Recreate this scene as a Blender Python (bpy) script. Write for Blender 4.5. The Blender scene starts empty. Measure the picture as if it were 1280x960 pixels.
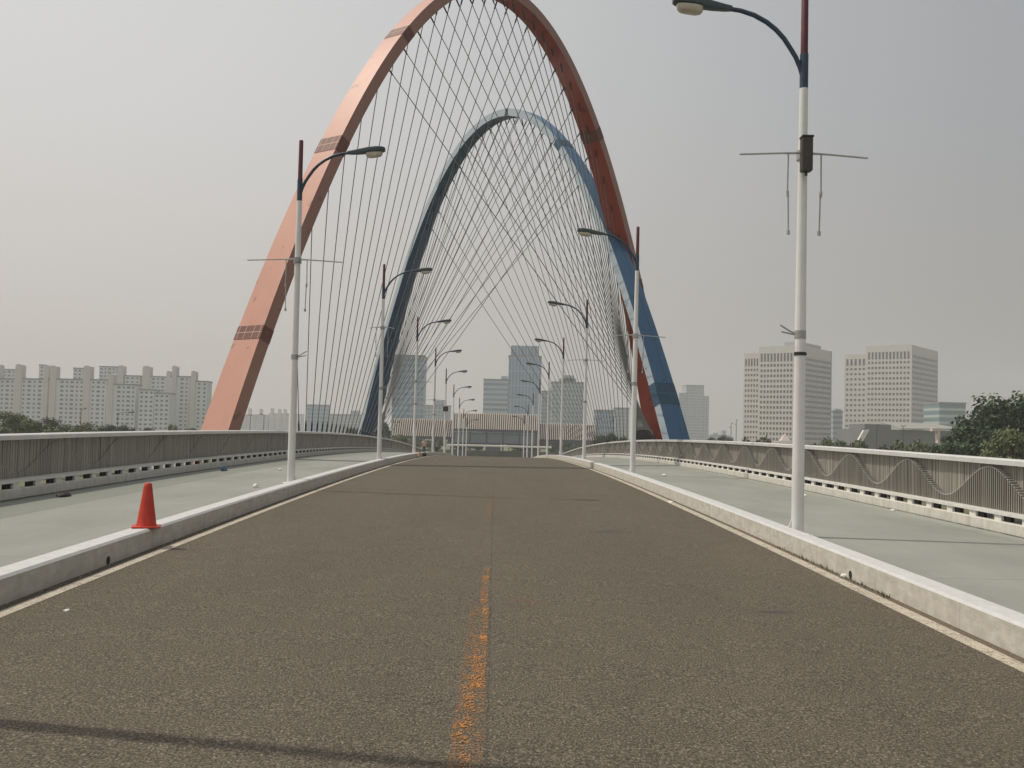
import bpy, bmesh, math, random
from mathutils import Vector, Matrix
random.seed(7)
rad = math.radians
scene = bpy.context.scene
COL = scene.collection

# ------------------------------------------------------------------ camera model
YAW, PITCH, ROLL, CX, EYE, FPX = 0.01488, 0.04495, 0.02533, 0.133, 1.5, 1300.0
cy, sy, cp, sp = math.cos(YAW), math.sin(YAW), math.cos(PITCH), math.sin(PITCH)
FWD = Vector((sy*cp, cy*cp, sp)); RIGHT0 = Vector((cy, -sy, 0)); UP0 = RIGHT0.cross(FWD)
RT = RIGHT0*math.cos(ROLL) + UP0*math.sin(ROLL)
UP = -RIGHT0*math.sin(ROLL) + UP0*math.cos(ROLL)
EYEP = Vector((CX, 0, EYE))
def at(px, py, D):
    """point D metres ahead on the ray through photo pixel (px,py)"""
    d = FWD + RT*((px-640)/FPX) + UP*((480-py)/FPX)
    return EYEP + d*(D/d.y)

# ------------------------------------------------------------------ bridge profile (datum = kerb top)
RC, GR = 1872.7, 0.018
def zd(y):
    if y < 160: return GR*y - y*y/(2*RC)
    z0 = GR*160 - 160*160/(2*RC); s0 = GR - 160/RC
    t = min(y-160, 50.0)
    return z0 + s0*t - s0*t*t/100.0
def sm(a, b, t):
    t = min(1, max(0, (t-a)/(b-a))); return t*t*(3-2*t)
def xr(y): return 8.33 + 0.5*sm(25, 115, y)
GROUND = -7.0

# ------------------------------------------------------------------ materials
def mat(name, col, rough=.6, var=0.0, scale=4.0, bump=0.0, bscale=40.0, metal=0.0, col2=None, spec=.5, detail=4.0, stretch=None):
    m = bpy.data.materials.new(name); m.use_nodes = True
    nt = m.node_tree; b = nt.nodes['Principled BSDF']
    b.inputs['Roughness'].default_value = rough; b.inputs['Metallic'].default_value = metal
    b.inputs['Specular IOR Level'].default_value = spec
    b.inputs['Base Color'].default_value = (*col, 1)
    tc = nt.nodes.new('ShaderNodeTexCoord'); src = tc.outputs['Object']
    if stretch:
        mp = nt.nodes.new('ShaderNodeMapping'); mp.inputs['Scale'].default_value = stretch
        nt.links.new(src, mp.inputs['Vector']); src = mp.outputs['Vector']
    if var > 0 or col2:
        n = nt.nodes.new('ShaderNodeTexNoise'); n.inputs['Scale'].default_value = scale; n.inputs['Detail'].default_value = detail
        nt.links.new(src, n.inputs['Vector'])
        r = nt.nodes.new('ShaderNodeValToRGB')
        c2 = col2 or tuple(min(1, c*(1+var)) for c in col); c1 = col if col2 else tuple(c*(1-var) for c in col)
        r.color_ramp.elements[0].color = (*c1, 1); r.color_ramp.elements[1].color = (*c2, 1)
        r.color_ramp.elements[0].position = .32; r.color_ramp.elements[1].position = .68
        nt.links.new(n.outputs['Fac'], r.inputs['Fac']); nt.links.new(r.outputs['Color'], b.inputs['Base Color'])
    if bump > 0:
        n2 = nt.nodes.new('ShaderNodeTexNoise'); n2.inputs['Scale'].default_value = bscale; n2.inputs['Detail'].default_value = 3
        nt.links.new(src, n2.inputs['Vector'])
        bp = nt.nodes.new('ShaderNodeBump'); bp.inputs['Strength'].default_value = bump; bp.inputs['Distance'].default_value = .02
        nt.links.new(n2.outputs['Fac'], bp.inputs['Height']); nt.links.new(bp.outputs['Normal'], b.inputs['Normal'])
    return m
class NG:
    """small node-graph helper"""
    def __init__(s, m): s.m = m; s.nt = m.node_tree; s.b = s.nt.nodes['Principled BSDF']
    def n(s, t, **kw):
        x = s.nt.nodes.new(t)
        for k, v in kw.items(): setattr(x, k, v)
        return x
    def l(s, a, b): s.nt.links.new(a, b)
    def pos(s):
        t = s.n('ShaderNodeTexCoord'); return t.outputs['Object']
    def noise(s, vec, scale, detail=4, rough=.5):
        x = s.n('ShaderNodeTexNoise'); x.inputs['Scale'].default_value = scale; x.inputs['Detail'].default_value = detail; x.inputs['Roughness'].default_value = rough
        s.l(vec, x.inputs['Vector']); return x.outputs['Fac']
    def ramp(s, fac, stops):
        r = s.n('ShaderNodeValToRGB'); e = r.color_ramp.elements
        while len(e) < len(stops): e.new(.5)
        for el, (p, c) in zip(e, stops):
            el.position = p; el.color = (*c, 1) if len(c) == 3 else c
        s.l(fac, r.inputs['Fac']); return r.outputs['Color']
    def mix(s, fac, a, b, mode='MIX'):
        x = s.n('ShaderNodeMix'); x.data_type = 'RGBA'; x.blend_type = mode
        if isinstance(fac, (int, float)): x.inputs[0].default_value = fac
        else: s.l(fac, x.inputs[0])
        for i, v in ((6, a), (7, b)):
            if isinstance(v, tuple): x.inputs[i].default_value = (*v, 1)
            else: s.l(v, x.inputs[i])
        return x.outputs[2]
    def math(s, op, a, b=None, c=None, clamp=False):
        x = s.n('ShaderNodeMath', operation=op); x.use_clamp = clamp
        for i, v in enumerate((a, b, c)):
            if v is None: continue
            if isinstance(v, (int, float)): x.inputs[i].default_value = v
            else: s.l(v, x.inputs[i])
        return x.outputs[0]
    def sep(s, v):
        x = s.n('ShaderNodeSeparateXYZ'); s.l(v, x.inputs[0]); return x.outputs
    def scale(s, v, sc):
        mp = s.n('ShaderNodeMapping'); mp.inputs['Scale'].default_value = sc; s.l(v, mp.inputs['Vector']); return mp.outputs[0]
    def bump(s, h, st, dist=.01):
        bp = s.n('ShaderNodeBump'); bp.inputs['Strength'].default_value = st; bp.inputs['Distance'].default_value = dist
        s.l(h, bp.inputs['Height']); s.l(bp.outputs[0], s.b.inputs['Normal'])

def asphalt():
    m = mat('asphalt', (.1, .09, .07), .88, spec=.3); g = NG(m); p = g.pos(); X, Y, Z = g.sep(p)
    fine = g.noise(g.scale(p, (1, .62, 1)), 78, 3, .8)
    base = g.ramp(fine, [(.34, (.024, .020, .0145)), (.46, (.081, .067, .047)), (.55, (.127, .107, .077)), (.64, (.24, .205, .155)), (.70, (.38, .335, .265))])
    vo = g.n('ShaderNodeTexVoronoi'); vo.inputs['Scale'].default_value = 46; g.l(g.scale(p, (1, .55, 1)), vo.inputs['Vector'])
    vs_ = g.sep(vo.outputs['Color'])[0]; sp = g.math('MULTIPLY', g.math('GREATER_THAN', vs_, .93), g.math('LESS_THAN', vo.outputs['Distance'], .2))
    base = g.mix(g.math('MULTIPLY', sp, .5), base, (.55, .51, .45))
    sp2 = g.math('MULTIPLY', g.math('LESS_THAN', vs_, .12), g.math('LESS_THAN', vo.outputs['Distance'], .30))
    base = g.mix(g.math('MULTIPLY', sp2, .7), base, (.025, .022, .018))
    patch = g.noise(g.scale(p, (.55, .12, .5)), 1.0, 5, .6)
    base = g.mix(.55, base, g.ramp(patch, [(.3, (.84, .83, .82)), (.7, (1.13, 1.12, 1.1))]), 'MULTIPLY')
    mid = g.noise(p, 3.2, 5, .65)
    base = g.mix(.4, base, g.ramp(mid, [(.3, (.84, .84, .85)), (.7, (1.14, 1.14, 1.14))]), 'MULTIPLY')
    # wheel tracks, slightly polished
    ax = g.math('ABSOLUTE', X)
    # silt along the gutters
    wob = g.math('MULTIPLY_ADD', g.noise(p, 5, 5, .6), .16, 3.93)
    gut = g.math('MULTIPLY', g.math('SUBTRACT', ax, wob), 14, clamp=True)
    silt = g.ramp(g.noise(p, 26, 4, .7), [(.3, (.085, .066, .046)), (.7, (.19, .155, .112))])
    base = g.mix(g.math('MULTIPLY', gut, .85), base, silt)
    # an old oil stain on the right hand lane and a faint red-brown scrape
    def blob(x0, y0, sx, sy_, strength, col, src):
        dx = g.math('DIVIDE', g.math('SUBTRACT', X, x0), sx); dy = g.math('DIVIDE', g.math('SUBTRACT', Y, y0), sy_)
        d = g.math('ADD', g.math('MULTIPLY', dx, dx), g.math('MULTIPLY', dy, dy))
        d = g.math('ADD', d, g.math('MULTIPLY_ADD', g.noise(p, 4, 4), 2.2, -1.1))
        f = g.math('MULTIPLY', g.math('SUBTRACT', 1.0, d, clamp=True), strength, clamp=True)
        return g.mix(f, src, col)
    base = blob(1.95, 16.2, .40, .30, .5, (.05, .046, .040), base)
    base = blob(2.75, 9.6, .22, .09, .55, (.045, .042, .038), base)
    base = blob(.48, 9.9, .22, .10, .30, (.20, .085, .06), base)
    # old transverse joints worn into the surface
    for y0, st in ((24.6, .25), (46.0, .15), (66.0, .12)):
        d = g.math('ABSOLUTE', g.math('SUBTRACT', Y, g.math('MULTIPLY_ADD', g.noise(p, 1.5, 4), .5, y0-.25)))
        f = g.math('MULTIPLY', g.math('SUBTRACT', 1.0, g.math('DIVIDE', d, .16), clamp=True), st)
        base = g.mix(f, base, (.05, .045, .038))
    g.l(base, g.b.inputs['Base Color']); g.bump(fine, .5, .012)
    return m
def worn_paint(name, col, lo, hi, streak=False):
    m = mat(name, col, .8, spec=.3); g = NG(m); p = g.pos()
    n1 = g.noise(g.scale(p, (1, .6, 1)), 70, 3, .8); n2 = g.noise(p, 6, 3, .6)
    f = g.math('ADD', g.math('MULTIPLY', n1, .72), g.math('MULTIPLY', n2, .28))
    a = g.ramp(f, [(lo, (0, 0, 0)), (hi, (1, 1, 1))])
    c = g.ramp(g.noise(p, 45, 3, .7), [(.3, tuple(v*.72 for v in col)), (.7, tuple(min(1, v*1.15) for v in col))])
    g.l(c, g.b.inputs['Base Color']); g.l(a, g.b.inputs['Alpha'])
    return m
def walkway_mat():
    m = mat('walkway_coating', (.25, .27, .23), .75, spec=.3); g = NG(m); p = g.pos(); X, Y, Z = g.sep(p)
    a = g.ramp(g.noise(g.scale(p, (.5, .22, 1)), 1.3, 6, .62), [(.3, (.235, .240, .210)), (.55, (.280, .287, .252)), (.75, (.315, .322, .285))])
    a = g.mix(.5, a, g.ramp(g.noise(p, 70, 3, .7), [(.35, (.86, .86, .86)), (.65, (1.12, 1.12, 1.12))]), 'MULTIPLY')
    ax = g.math('ABSOLUTE', X)
    e = g.math('MULTIPLY', g.math('SUBTRACT', ax, g.math('MULTIPLY_ADD', g.noise(p, 3, 4), .5, 7.33)), 5, clamp=True)
    a = g.mix(g.math('MULTIPLY', e, .45), a, (.345, .362, .32))
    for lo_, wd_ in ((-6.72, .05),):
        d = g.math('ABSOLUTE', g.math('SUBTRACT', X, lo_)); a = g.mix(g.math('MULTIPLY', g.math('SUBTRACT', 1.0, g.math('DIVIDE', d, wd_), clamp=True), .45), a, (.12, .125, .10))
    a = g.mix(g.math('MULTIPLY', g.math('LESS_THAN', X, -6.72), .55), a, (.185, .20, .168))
    scr = g.ramp(g.noise(g.scale(p, (.35, 5.5, 1)), 1.4, 4, .6), [(.60, (0, 0, 0)), (.70, (1, 1, 1))])
    a = g.mix(g.math('MULTIPLY', scr, .16), a, (.16, .165, .14))
    fj = g.math('ABSOLUTE', g.math('SUBTRACT', g.math('FRACT', g.math('DIVIDE', Y, 7.4)), .5))
    a = g.mix(g.math('MULTIPLY', g.math('LESS_THAN', fj, .0022), .35), a, (.12, .12, .10))
    spots = g.ramp(g.noise(p, 2.3, 3, .5), [(.66, (0, 0, 0)), (.74, (1, 1, 1))])
    a = g.mix(g.math('MULTIPLY', spots, .25), a, (.15, .155, .13))
    g.l(a, g.b.inputs['Base Color']); return m
def concrete_mat(name, col, dirt, amt=.6, dirtz=None):
    m = mat(name, col, .8, spec=.3); g = NG(m); p = g.pos(); X, Y, Z = g.sep(p)
    a = g.ramp(g.noise(p, 7, 6, .65), [(.3, tuple(c*.86 for c in col)), (.7, tuple(min(1, c*1.08) for c in col))])
    st = g.ramp(g.noise(g.scale(p, (1, 3.2, .35)), 1.6, 5, .62), [(.5, (0, 0, 0)), (.72, (1, 1, 1))])
    a = g.mix(g.math('MULTIPLY', st, amt), a, dirt)
    # joints every 2 m
    fy = g.math('ABSOLUTE', g.math('SUBTRACT', g.math('FRACT', g.math('DIVIDE', Y, 2.0)), .5))
    a = g.mix(g.math('MULTIPLY', g.math('LESS_THAN', fy, .005), .3), a, tuple(c*.35 for c in col))
    g.l(a, g.b.inputs['Base Color']); g.bump(g.noise(p, 55, 4), .25); return m
def facade_grid(name, wall, glass, sx, sz, fx, fz, rough=.4):
    """curtain wall: glass cells between mullions and spandrels, laid out in the wall's own metres"""
    m = mat(name, wall, rough); g = NG(m); p = g.pos(); X, Y, Z = g.sep(p)
    h = g.math('ADD', X, Y)
    a = g.math('LESS_THAN', g.math('FRACT', g.math('DIVIDE', h, sx)), fx)
    b = g.math('LESS_THAN', g.math('FRACT', g.math('DIVIDE', Z, sz)), fz)
    f = g.math('MULTIPLY', a, b)
    cell = g.noise(g.scale(p, (1/sx, 1/sx, 1/sz)), 1.0, 1)
    gl = g.ramp(cell, [(.3, tuple(c*.7 for c in glass)), (.7, tuple(c*1.3 for c in glass))])
    g.l(g.mix(f, wall, gl), g.b.inputs['Base Color']); return m
def grid_band(name, col, line, s=.42):
    m = mat(name, col, .6); g = NG(m); p = g.pos()
    g.l(g.ramp(g.noise(p, 6, 3), [(.3, tuple(c*.8 for c in col)), (.7, tuple(c*1.2 for c in col))]), g.b.inputs['Base Color'])
    return m

M = {}
M['asphalt'] = asphalt()
M['orange'] = worn_paint('worn_orange_paint', (.60, .25, .06), .50, .60)
M['orange2'] = worn_paint('faint_orange_paint', (.46, .20, .06), .50, .66)
M['edge'] = worn_paint('worn_white_paint', (.54, .48, .385), .34, .50)
M['seam'] = worn_paint('bitumen_seam', (.07, .061, .047), .48, .66)
M['walk'] = walkway_mat()
def kerb_mat():
    m = concrete_mat('kerb_concrete', (.57, .54, .48), (.40, .345, .26), .3); g = NG(m)
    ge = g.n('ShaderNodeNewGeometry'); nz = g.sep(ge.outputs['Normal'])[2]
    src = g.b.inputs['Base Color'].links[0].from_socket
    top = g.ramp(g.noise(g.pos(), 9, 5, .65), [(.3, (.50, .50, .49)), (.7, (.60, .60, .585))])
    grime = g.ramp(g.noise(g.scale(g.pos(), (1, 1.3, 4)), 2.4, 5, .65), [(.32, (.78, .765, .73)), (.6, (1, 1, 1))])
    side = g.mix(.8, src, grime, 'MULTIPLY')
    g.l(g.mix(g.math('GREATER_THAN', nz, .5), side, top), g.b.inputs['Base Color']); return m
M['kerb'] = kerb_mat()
M['curb'] = concrete_mat('parapet_base_concrete', (.60, .575, .52), (.38, .33, .25), .5)
M['deck'] = mat('deck_steel', (.3, .3, .28), .7, .2)
M['cap'] = mat('rail_aluminium', (.62, .615, .59), .42, .06, 3, metal=.1)
def slat_mat(name, k):
    m = mat(name, (.2, .19, .16), .55, metal=.15); g = NG(m); p = g.pos()
    st = g.noise(g.scale(p, (1, 14.3, .25)), 1.0, 2, .5)
    a = g.ramp(st, [(.3, tuple(k*c for c in (.19, .178, .15))), (.5, tuple(k*c for c in (.27, .253, .215))), (.7, tuple(k*c for c in (.36, .34, .29)))])
    g.l(a, g.b.inputs['Base Color']); return m
M['slat'] = slat_mat('weathered_slats', 1.0); M['slat2'] = slat_mat('raised_slats', .92)
M['white_steel'] = mat('white_steel', (.66, .65, .61), .5, .1, 6)
M['dark'] = mat('dark_gap', (.02, .02, .02), .9)
def arch_mat(name, a, b):
    m = mat(name, a, .36, spec=.55); g = NG(m); p = g.pos()
    c = g.ramp(g.noise(p, .45, 6, .62), [(.3, a), (.7, b)])
    sp_ = g.ramp(g.noise(p, 1.9, 2, .4), [(.675, (0, 0, 0)), (.70, (1, 1, 1))])
    c = g.mix(g.math('MULTIPLY', sp_, .45), c, tuple(v*.35 for v in a))
    g.l(c, g.b.inputs['Base Color']); return m
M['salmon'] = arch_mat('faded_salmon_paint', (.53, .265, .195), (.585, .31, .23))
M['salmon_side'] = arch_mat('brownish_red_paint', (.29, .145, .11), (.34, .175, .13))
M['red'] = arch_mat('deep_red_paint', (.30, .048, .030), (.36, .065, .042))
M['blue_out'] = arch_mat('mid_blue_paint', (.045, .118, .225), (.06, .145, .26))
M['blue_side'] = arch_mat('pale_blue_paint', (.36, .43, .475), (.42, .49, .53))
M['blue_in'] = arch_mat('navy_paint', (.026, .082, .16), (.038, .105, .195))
M['band_red'] = mat('red_band', (.165, .065, .048), .6, .2, 5); M['band_blue'] = mat('blue_band', (.035, .085, .14), .6, .2, 5)
M['band_line'] = mat('band_line', (.50, .33, .26), .6); M['band_line_blue'] = mat('blue_band_line', (.06, .13, .2), .6)
M['cable'] = mat('steel_cable', (.20, .20, .195), .5, .2, 2, metal=.3)
M['socket'] = mat('cable_socket', (.03, .03, .032), .6)
M['pole'] = mat('white_pole_paint', (.70, .69, .665), .38, .07, 3, col2=(.76, .75, .73))
M['tip'] = mat('red_tip_paint', (.10, .016, .017), .5, .25, 8)
M['navy'] = mat('navy_arm_paint', (.025, .05, .085), .4, .2, 6)
M['head'] = mat('lamp_housing', (.05, .075, .085), .45, .2, 6)
M['lens'] = mat('lamp_lens', (.52, .48, .40), .25, .15, 9)
M['rod'] = mat('galvanised_rod', (.38, .38, .37), .4, .15, 10, metal=.5)
M['box'] = mat('brown_speaker_box', (.055, .045, .04), .6, .2, 10)
M['cone'] = mat('orange_cone_plastic', (.50, .030, .014), .5, .12, 9, col2=(.58, .052, .022))
M['grass'] = mat('grass_ground', (.10, .115, .05), .95, .3, .05, col2=(.17, .16, .085))
M['water'] = mat('river_water', (.06, .075, .06), .12)
M['plaza'] = mat('plaza_paving', (.26, .25, .23), .9, .15, .2)
M['concrete'] = mat('pier_concrete', (.34, .33, .31), .85, .15, .5, bump=.2)
M['paper'] = mat('white_paper', (.75, .74, .70), .8); M['bluebag'] = mat('blue_plastic', (.03, .09, .18), .5)
M['black'] = mat('black_rubbish', (.025, .025, .025), .7); M['tan'] = mat('tan_card', (.45, .30, .17), .8)
M['leafbit'] = mat('dry_leaf', (.16, .10, .05), .9)
M['weed'] = mat('gutter_weed', (.07, .085, .025), .9, .3, 20)

# ------------------------------------------------------------------ mesh helpers
class MB:
    def __init__(s): s.v = []; s.f = []; s.mi = []
    def add(s, vs, fs, mi=0):
        o = len(s.v); s.v += [tuple(v) for v in vs]
        s.f += [tuple(i+o for i in f) for f in fs]; s.mi += [mi]*len(fs)
    def box(s, x0, x1, y0, y1, z0, z1, mi=0):
        s.add([(x0,y0,z0),(x1,y0,z0),(x1,y1,z0),(x0,y1,z0),(x0,y0,z1),(x1,y0,z1),(x1,y1,z1),(x0,y1,z1)],
              [(3,2,1,0),(4,5,6,7),(0,1,5,4),(1,2,6,5),(2,3,7,6),(3,0,4,7)], mi)
    def tube(s, pts, r, seg=8, mi=0, cap=True):
        pts = [Vector(p) for p in pts]; n = len(pts)
        if not isinstance(r, (list, tuple)): r = [r]*n
        rings = []; ref = None
        for i, p in enumerate(pts):
            t = (pts[min(i+1, n-1)]-pts[max(i-1, 0)]).normalized()
            if ref is None: ref = Vector((0, 0, 1)) if abs(t.z) < .9 else Vector((1, 0, 0))
            a = (ref - t*ref.dot(t)).normalized(); b = t.cross(a); ref = a
            rings.append([p + (a*math.cos(2*math.pi*k/seg) + b*math.sin(2*math.pi*k/seg))*r[i] for k in range(seg)])
        vs = [v for rg in rings for v in rg]; fs = []
        for i in range(n-1):
            for k in range(seg):
                k2 = (k+1) % seg; fs.append((i*seg+k, i*seg+k2, (i+1)*seg+k2, (i+1)*seg+k))
        if cap: fs += [tuple(range(seg-1, -1, -1)), tuple((n-1)*seg+k for k in range(seg))]
        s.add(vs, fs, mi)
    def sweep(s, prof, path, closed=True, mi=0):
        """prof: list of fn(y)->(x,z) ; path: list of y"""
        n = len(prof); vs = []
        for y in path:
            for f in prof: x, z = f(y); vs.append((x, y, z))
        fs = []
        for i in range(len(path)-1):
            for k in range(n if closed else n-1):
                k2 = (k+1) % n; fs.append((i*n+k, i*n+k2, (i+1)*n+k2, (i+1)*n+k))
        if closed: fs += [tuple(range(n-1, -1, -1)), tuple((len(path)-1)*n+k for k in range(n))]
        s.add(vs, fs, mi)
    def build(s, name, mats, parent=None, smooth=False, bevel=0, loc=None, fixn=True):
        me = bpy.data.meshes.new(name); me.from_pydata(s.v, [], s.f)
        for m in (mats if isinstance(mats, (list, tuple)) else [mats]): me.materials.append(m)
        if any(s.mi): me.polygons.foreach_set('material_index', s.mi)
        if fixn:
            bm = bmesh.new(); bm.from_mesh(me); bmesh.ops.recalc_face_normals(bm, faces=bm.faces); bm.to_mesh(me); bm.free()
        if smooth:
            me.polygons.foreach_set('use_smooth', [True]*len(me.polygons))
            try: me.set_sharp_from_angle(angle=rad(40))
            except Exception: pass
        o = bpy.data.objects.new(name, me); COL.objects.link(o)
        if parent: o.parent = parent
        if loc is not None: o.location = loc
        if bevel:
            b = o.modifiers.new('bevel', 'BEVEL'); b.width = bevel; b.segments = 2; b.limit_method = 'ANGLE'
        return o
def tag(o, label=None, cat=None, group=None, kind=None):
    if label: o['label'] = label
    if cat: o['category'] = cat
    if group: o['group'] = group
    if kind: o['kind'] = kind
    return o
def empty(name, loc=(0, 0, 0), rz=0, **kw):
    o = bpy.data.objects.new(name, None); COL.objects.link(o); o.empty_display_size = .3
    o.location = loc; o.rotation_euler = (0, 0, rz); return tag(o, **kw)
def copy_tree(o, parent=None):
    c = o.copy(); COL.objects.link(c)
    if parent: c.parent = parent
    for ch in [k for k in o.children]: copy_tree(ch, c)
    return c
def frange(a, b, st):
    n = int(round((b-a)/st)); return [a+(b-a)*i/n for i in range(n+1)]

# ------------------------------------------------------------------ setting: ground, river, deck
g = MB(); GX = 1900
ysl = [-GX, -300, 8, 16, 92, 100, 320, GX]; zsl = [GROUND, GROUND, GROUND, -10.5, -10.5, GROUND, GROUND, GROUND]
for i in range(len(ysl)-1):
    g.add([(-GX, ysl[i], zsl[i]), (GX, ysl[i], zsl[i]), (GX, ysl[i+1], zsl[i+1]), (-GX, ysl[i+1], zsl[i+1])], [(0, 1, 2, 3)])
me = g.build('ground', M['grass'], fixn=False); tag(me, kind='structure')
w = MB(); w.add([(-GX, 11, -9.0), (GX, 11, -9.0), (GX, 97, -9.0), (-GX, 97, -9.0)], [(0, 1, 2, 3)])
tag(w.build('river', M['water'], fixn=False), kind='structure')
pz = MB(); pz.add([(-70, 186, -6.98), (70, 186, -6.98), (70, 300, -6.98), (-70, 300, -6.98)], [(0, 1, 2, 3)])
tag(pz.build('plaza', M['plaza'], fixn=False), kind='structure')

YS = frange(-40, 210, 2.0)
RD = -.25
def strip(name, f0, f1, dz, m, ys=YS, kind='structure'):
    b = MB(); vs = []; fs = []
    dz0, dz1 = dz if isinstance(dz, tuple) else (dz, dz)
    for y in ys: vs += [(f0(y), y, zd(y)+dz0), (f1(y), y, zd(y)+dz1)]
    for i in range(len(ys)-1): fs.append((2*i, 2*i+1, 2*i+3, 2*i+2))
    b.add(vs, fs); o = b.build(name, m, fixn=False); return tag(o, kind=kind)
c = lambda v: (lambda y: v)
strip('road', c(-4.3), c(4.4), RD, M['asphalt'])
WK, WO = -.13, -.09
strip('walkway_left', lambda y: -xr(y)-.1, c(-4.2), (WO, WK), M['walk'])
strip('walkway_right', c(4.3), lambda y: xr(y)+.1, (WK, WO), M['walk'])
M['foot'] = worn_paint('damp_dirt', (.075, .075, .055), .40, .58)
strip('walkway_left_dirt', lambda y: -xr(y)+.40, lambda y: -xr(y)+.52, WO+.0045, M['foot'])
strip('walkway_right_dirt', lambda y: xr(y)-.46, lambda y: xr(y)-.40, WO+.0045, M['foot'])
# deck body under everything
b = MB(); b.sweep([lambda y: (-xr(y)-1.1, zd(y)-.32), lambda y: (xr(y)+1.1, zd(y)-.32), lambda y: (xr(y)+1.0, zd(y)-.9), lambda y: (5, zd(y)-1.9), lambda y: (-5, zd(y)-1.9), lambda y: (-xr(y)-1.0, zd(y)-.9)], frange(-40, 176, 3))
tag(b.build('bridge_deck', M['deck']), kind='structure')
# kerbs
def kerb(name, xi, xo):
    s = 1 if xo > 0 else -1
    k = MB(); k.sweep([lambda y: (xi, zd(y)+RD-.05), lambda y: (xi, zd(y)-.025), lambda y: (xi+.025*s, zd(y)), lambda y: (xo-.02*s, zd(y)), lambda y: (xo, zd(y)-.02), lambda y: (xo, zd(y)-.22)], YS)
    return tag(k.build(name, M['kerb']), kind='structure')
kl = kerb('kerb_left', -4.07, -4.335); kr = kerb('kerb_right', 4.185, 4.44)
# painted lines
def mark(name, x0, x1, y0, y1, m, dz=.004, wob=0):
    ys = frange(y0, y1, max(.25, (y1-y0)/60)); rr = random.Random(int(y0*10+x0*100))
    w0 = [rr.uniform(-wob, wob) for _ in ys]; d = dict(zip(ys, w0))
    return strip(name, lambda y: x0+d[y], lambda y: x1+d[y]*.6, RD+dz, m, ys)
mark('edge_line_left', -3.955, -3.825, -20, 180, M['edge'], wob=.006); mark('edge_line_right', 3.935, 4.085, -20, 180, M['edge'], wob=.006)
mark('centre_line', -.06, .112, 4.2, 7.4, M['orange2'], wob=.003)
mark('centre_line', -.015, .045, 4.2, 6.9, M['orange'], .0055, wob=.02)
mark('centre_line', .02, .108, 6.7, 7.9, M['orange'], .0055, wob=.004)
mark('centre_line', .06, .112, 7.9, 9.6, M['orange'], .0055, wob=.006)
mark('centre_line', .035, .108, 9.6, 11.9, M['orange'], .0055, wob=.006)
mark('centre_line', -.05, .06, 7.4, 9.5, M['orange2'], .004, wob=.006)
mark('centre_line', .01, .10, 17.8, 22.6, M['orange2'], wob=.01)
mark('road_seam', .120, .134, 4, 60, M['seam'], .006, wob=.004)

# ------------------------------------------------------------------ parapets
def parapet(side, top, label):
    s = side
    root = empty('parapet', (0, 0, 0), label=label, cat='bridge parapet')
    P = frange(-10, 190, 2.0)
    q = lambda o, h: (lambda y: (s*(xr(y)+o), zd(y)+h))
    m = MB(); m.sweep([q(-.40, WO-.02), q(-.40, .065), q(-.385, .075), q(-.28, .075), q(-.265, .06), q(-.265, -.31), q(-.33, -.31)], P); m.build('base_curb', M['curb'], root)
    m = MB(); m.sweep([q(-.37, .17), q(-.37, .212), q(.02, .212), q(.02, .17)], P); m.build('bottom_rail', M['white_steel'], root)
    t = top
    m = MB(); m.sweep([q(-.20, t-.095), q(-.205, t-.02), q(-.17, t), q(.07, t), q(.10, t-.02), q(.10, t-.095)], P); m.build('handrail', M['cap'], root)
    # spacers between curb and bottom rail, dark fixing brackets behind them
    bx_ = MB(); bx_.box(-.02, .02, 0, .22, .07, .168)
    kx_ = MB(); kx_.box(-.025, .025, 0, .30, .0, .168)
    me_s = me_k = None; rest_s, rest_k = MB(), MB(); y = 4.0; n = 0
    while y < 150:
        x = s*(xr(y)-.32); xk = s*(xr(y)-.27); z = zd(y)
        if y < 8: y += .86; continue
        if n < 98:
            if me_s is None:
                os_ = bx_.build('spacer_block', M['white_steel'], root); me_s = os_.data
                ok_ = kx_.build('fixing_bracket', M['dark'], root); me_k = ok_.data
            else:
                os_ = bpy.data.objects.new('spacer_block', me_s); ok_ = bpy.data.objects.new('fixing_bracket', me_k)
                for o in (os_, ok_): COL.objects.link(o); o.parent = root
            os_.location = (x, y, z); ok_.location = (xk, y-.2, z)
        else:
            rest_s.box(x-.02, x+.02, y, y+.22, z+.07, z+.168); rest_k.box(xk-.025, xk+.025, y-.2, y+.1, z, z+.168)
        n += 1; y += .86
    tag(rest_s.build('far_spacer_blocks', M['white_steel'], root), kind='stuff'); tag(rest_k.build('far_fixing_brackets', M['dark'], root), kind='stuff')
    # slats: full height back layer plus raised layer that ends in a wave
    m1, m2 = MB(), MB(); y = 5.0; i = 0; rr = random.Random(3)
    while y < 150:
        x = s*xr(y); z = zd(y)
        j = rr.uniform(-.006, .006)
        a, b_ = x-s*(.055+j), x-s*.005
        m1.box(min(a, b_), max(a, b_), y, y+.056, z+.205, z+t-.085)
        wv = .215 + (t-.31)*(.53 - .39*math.cos(2*math.pi*(y-18.48)/3.33))
        a, b_ = x-s*(.155 if s > 0 else .070), x-s*.06
        e0, e1 = (y+.014, y+.041) if s > 0 else (y+.002, y+.056)
        m2.box(min(a, b_), max(a, b_), e0, e1, z+.208, z+wv)
        if s > 0: m2.box(min(a, b_)-.002, max(a, b_)+.002, e0-.001, e1+.001, z+wv+.0005, z+wv+.013, 1)  # paler cap on each raised slat paints in the sunlit top edge of the wave
        y += .07; i += 1
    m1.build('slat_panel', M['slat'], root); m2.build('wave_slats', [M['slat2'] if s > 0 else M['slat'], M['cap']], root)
    return root
parapet(-1, .985, 'shaded grey slatted parapet with wave relief along the left walkway')
parapet(1, 1.03, 'sunlit grey slatted parapet with wave relief along the right walkway')

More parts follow.
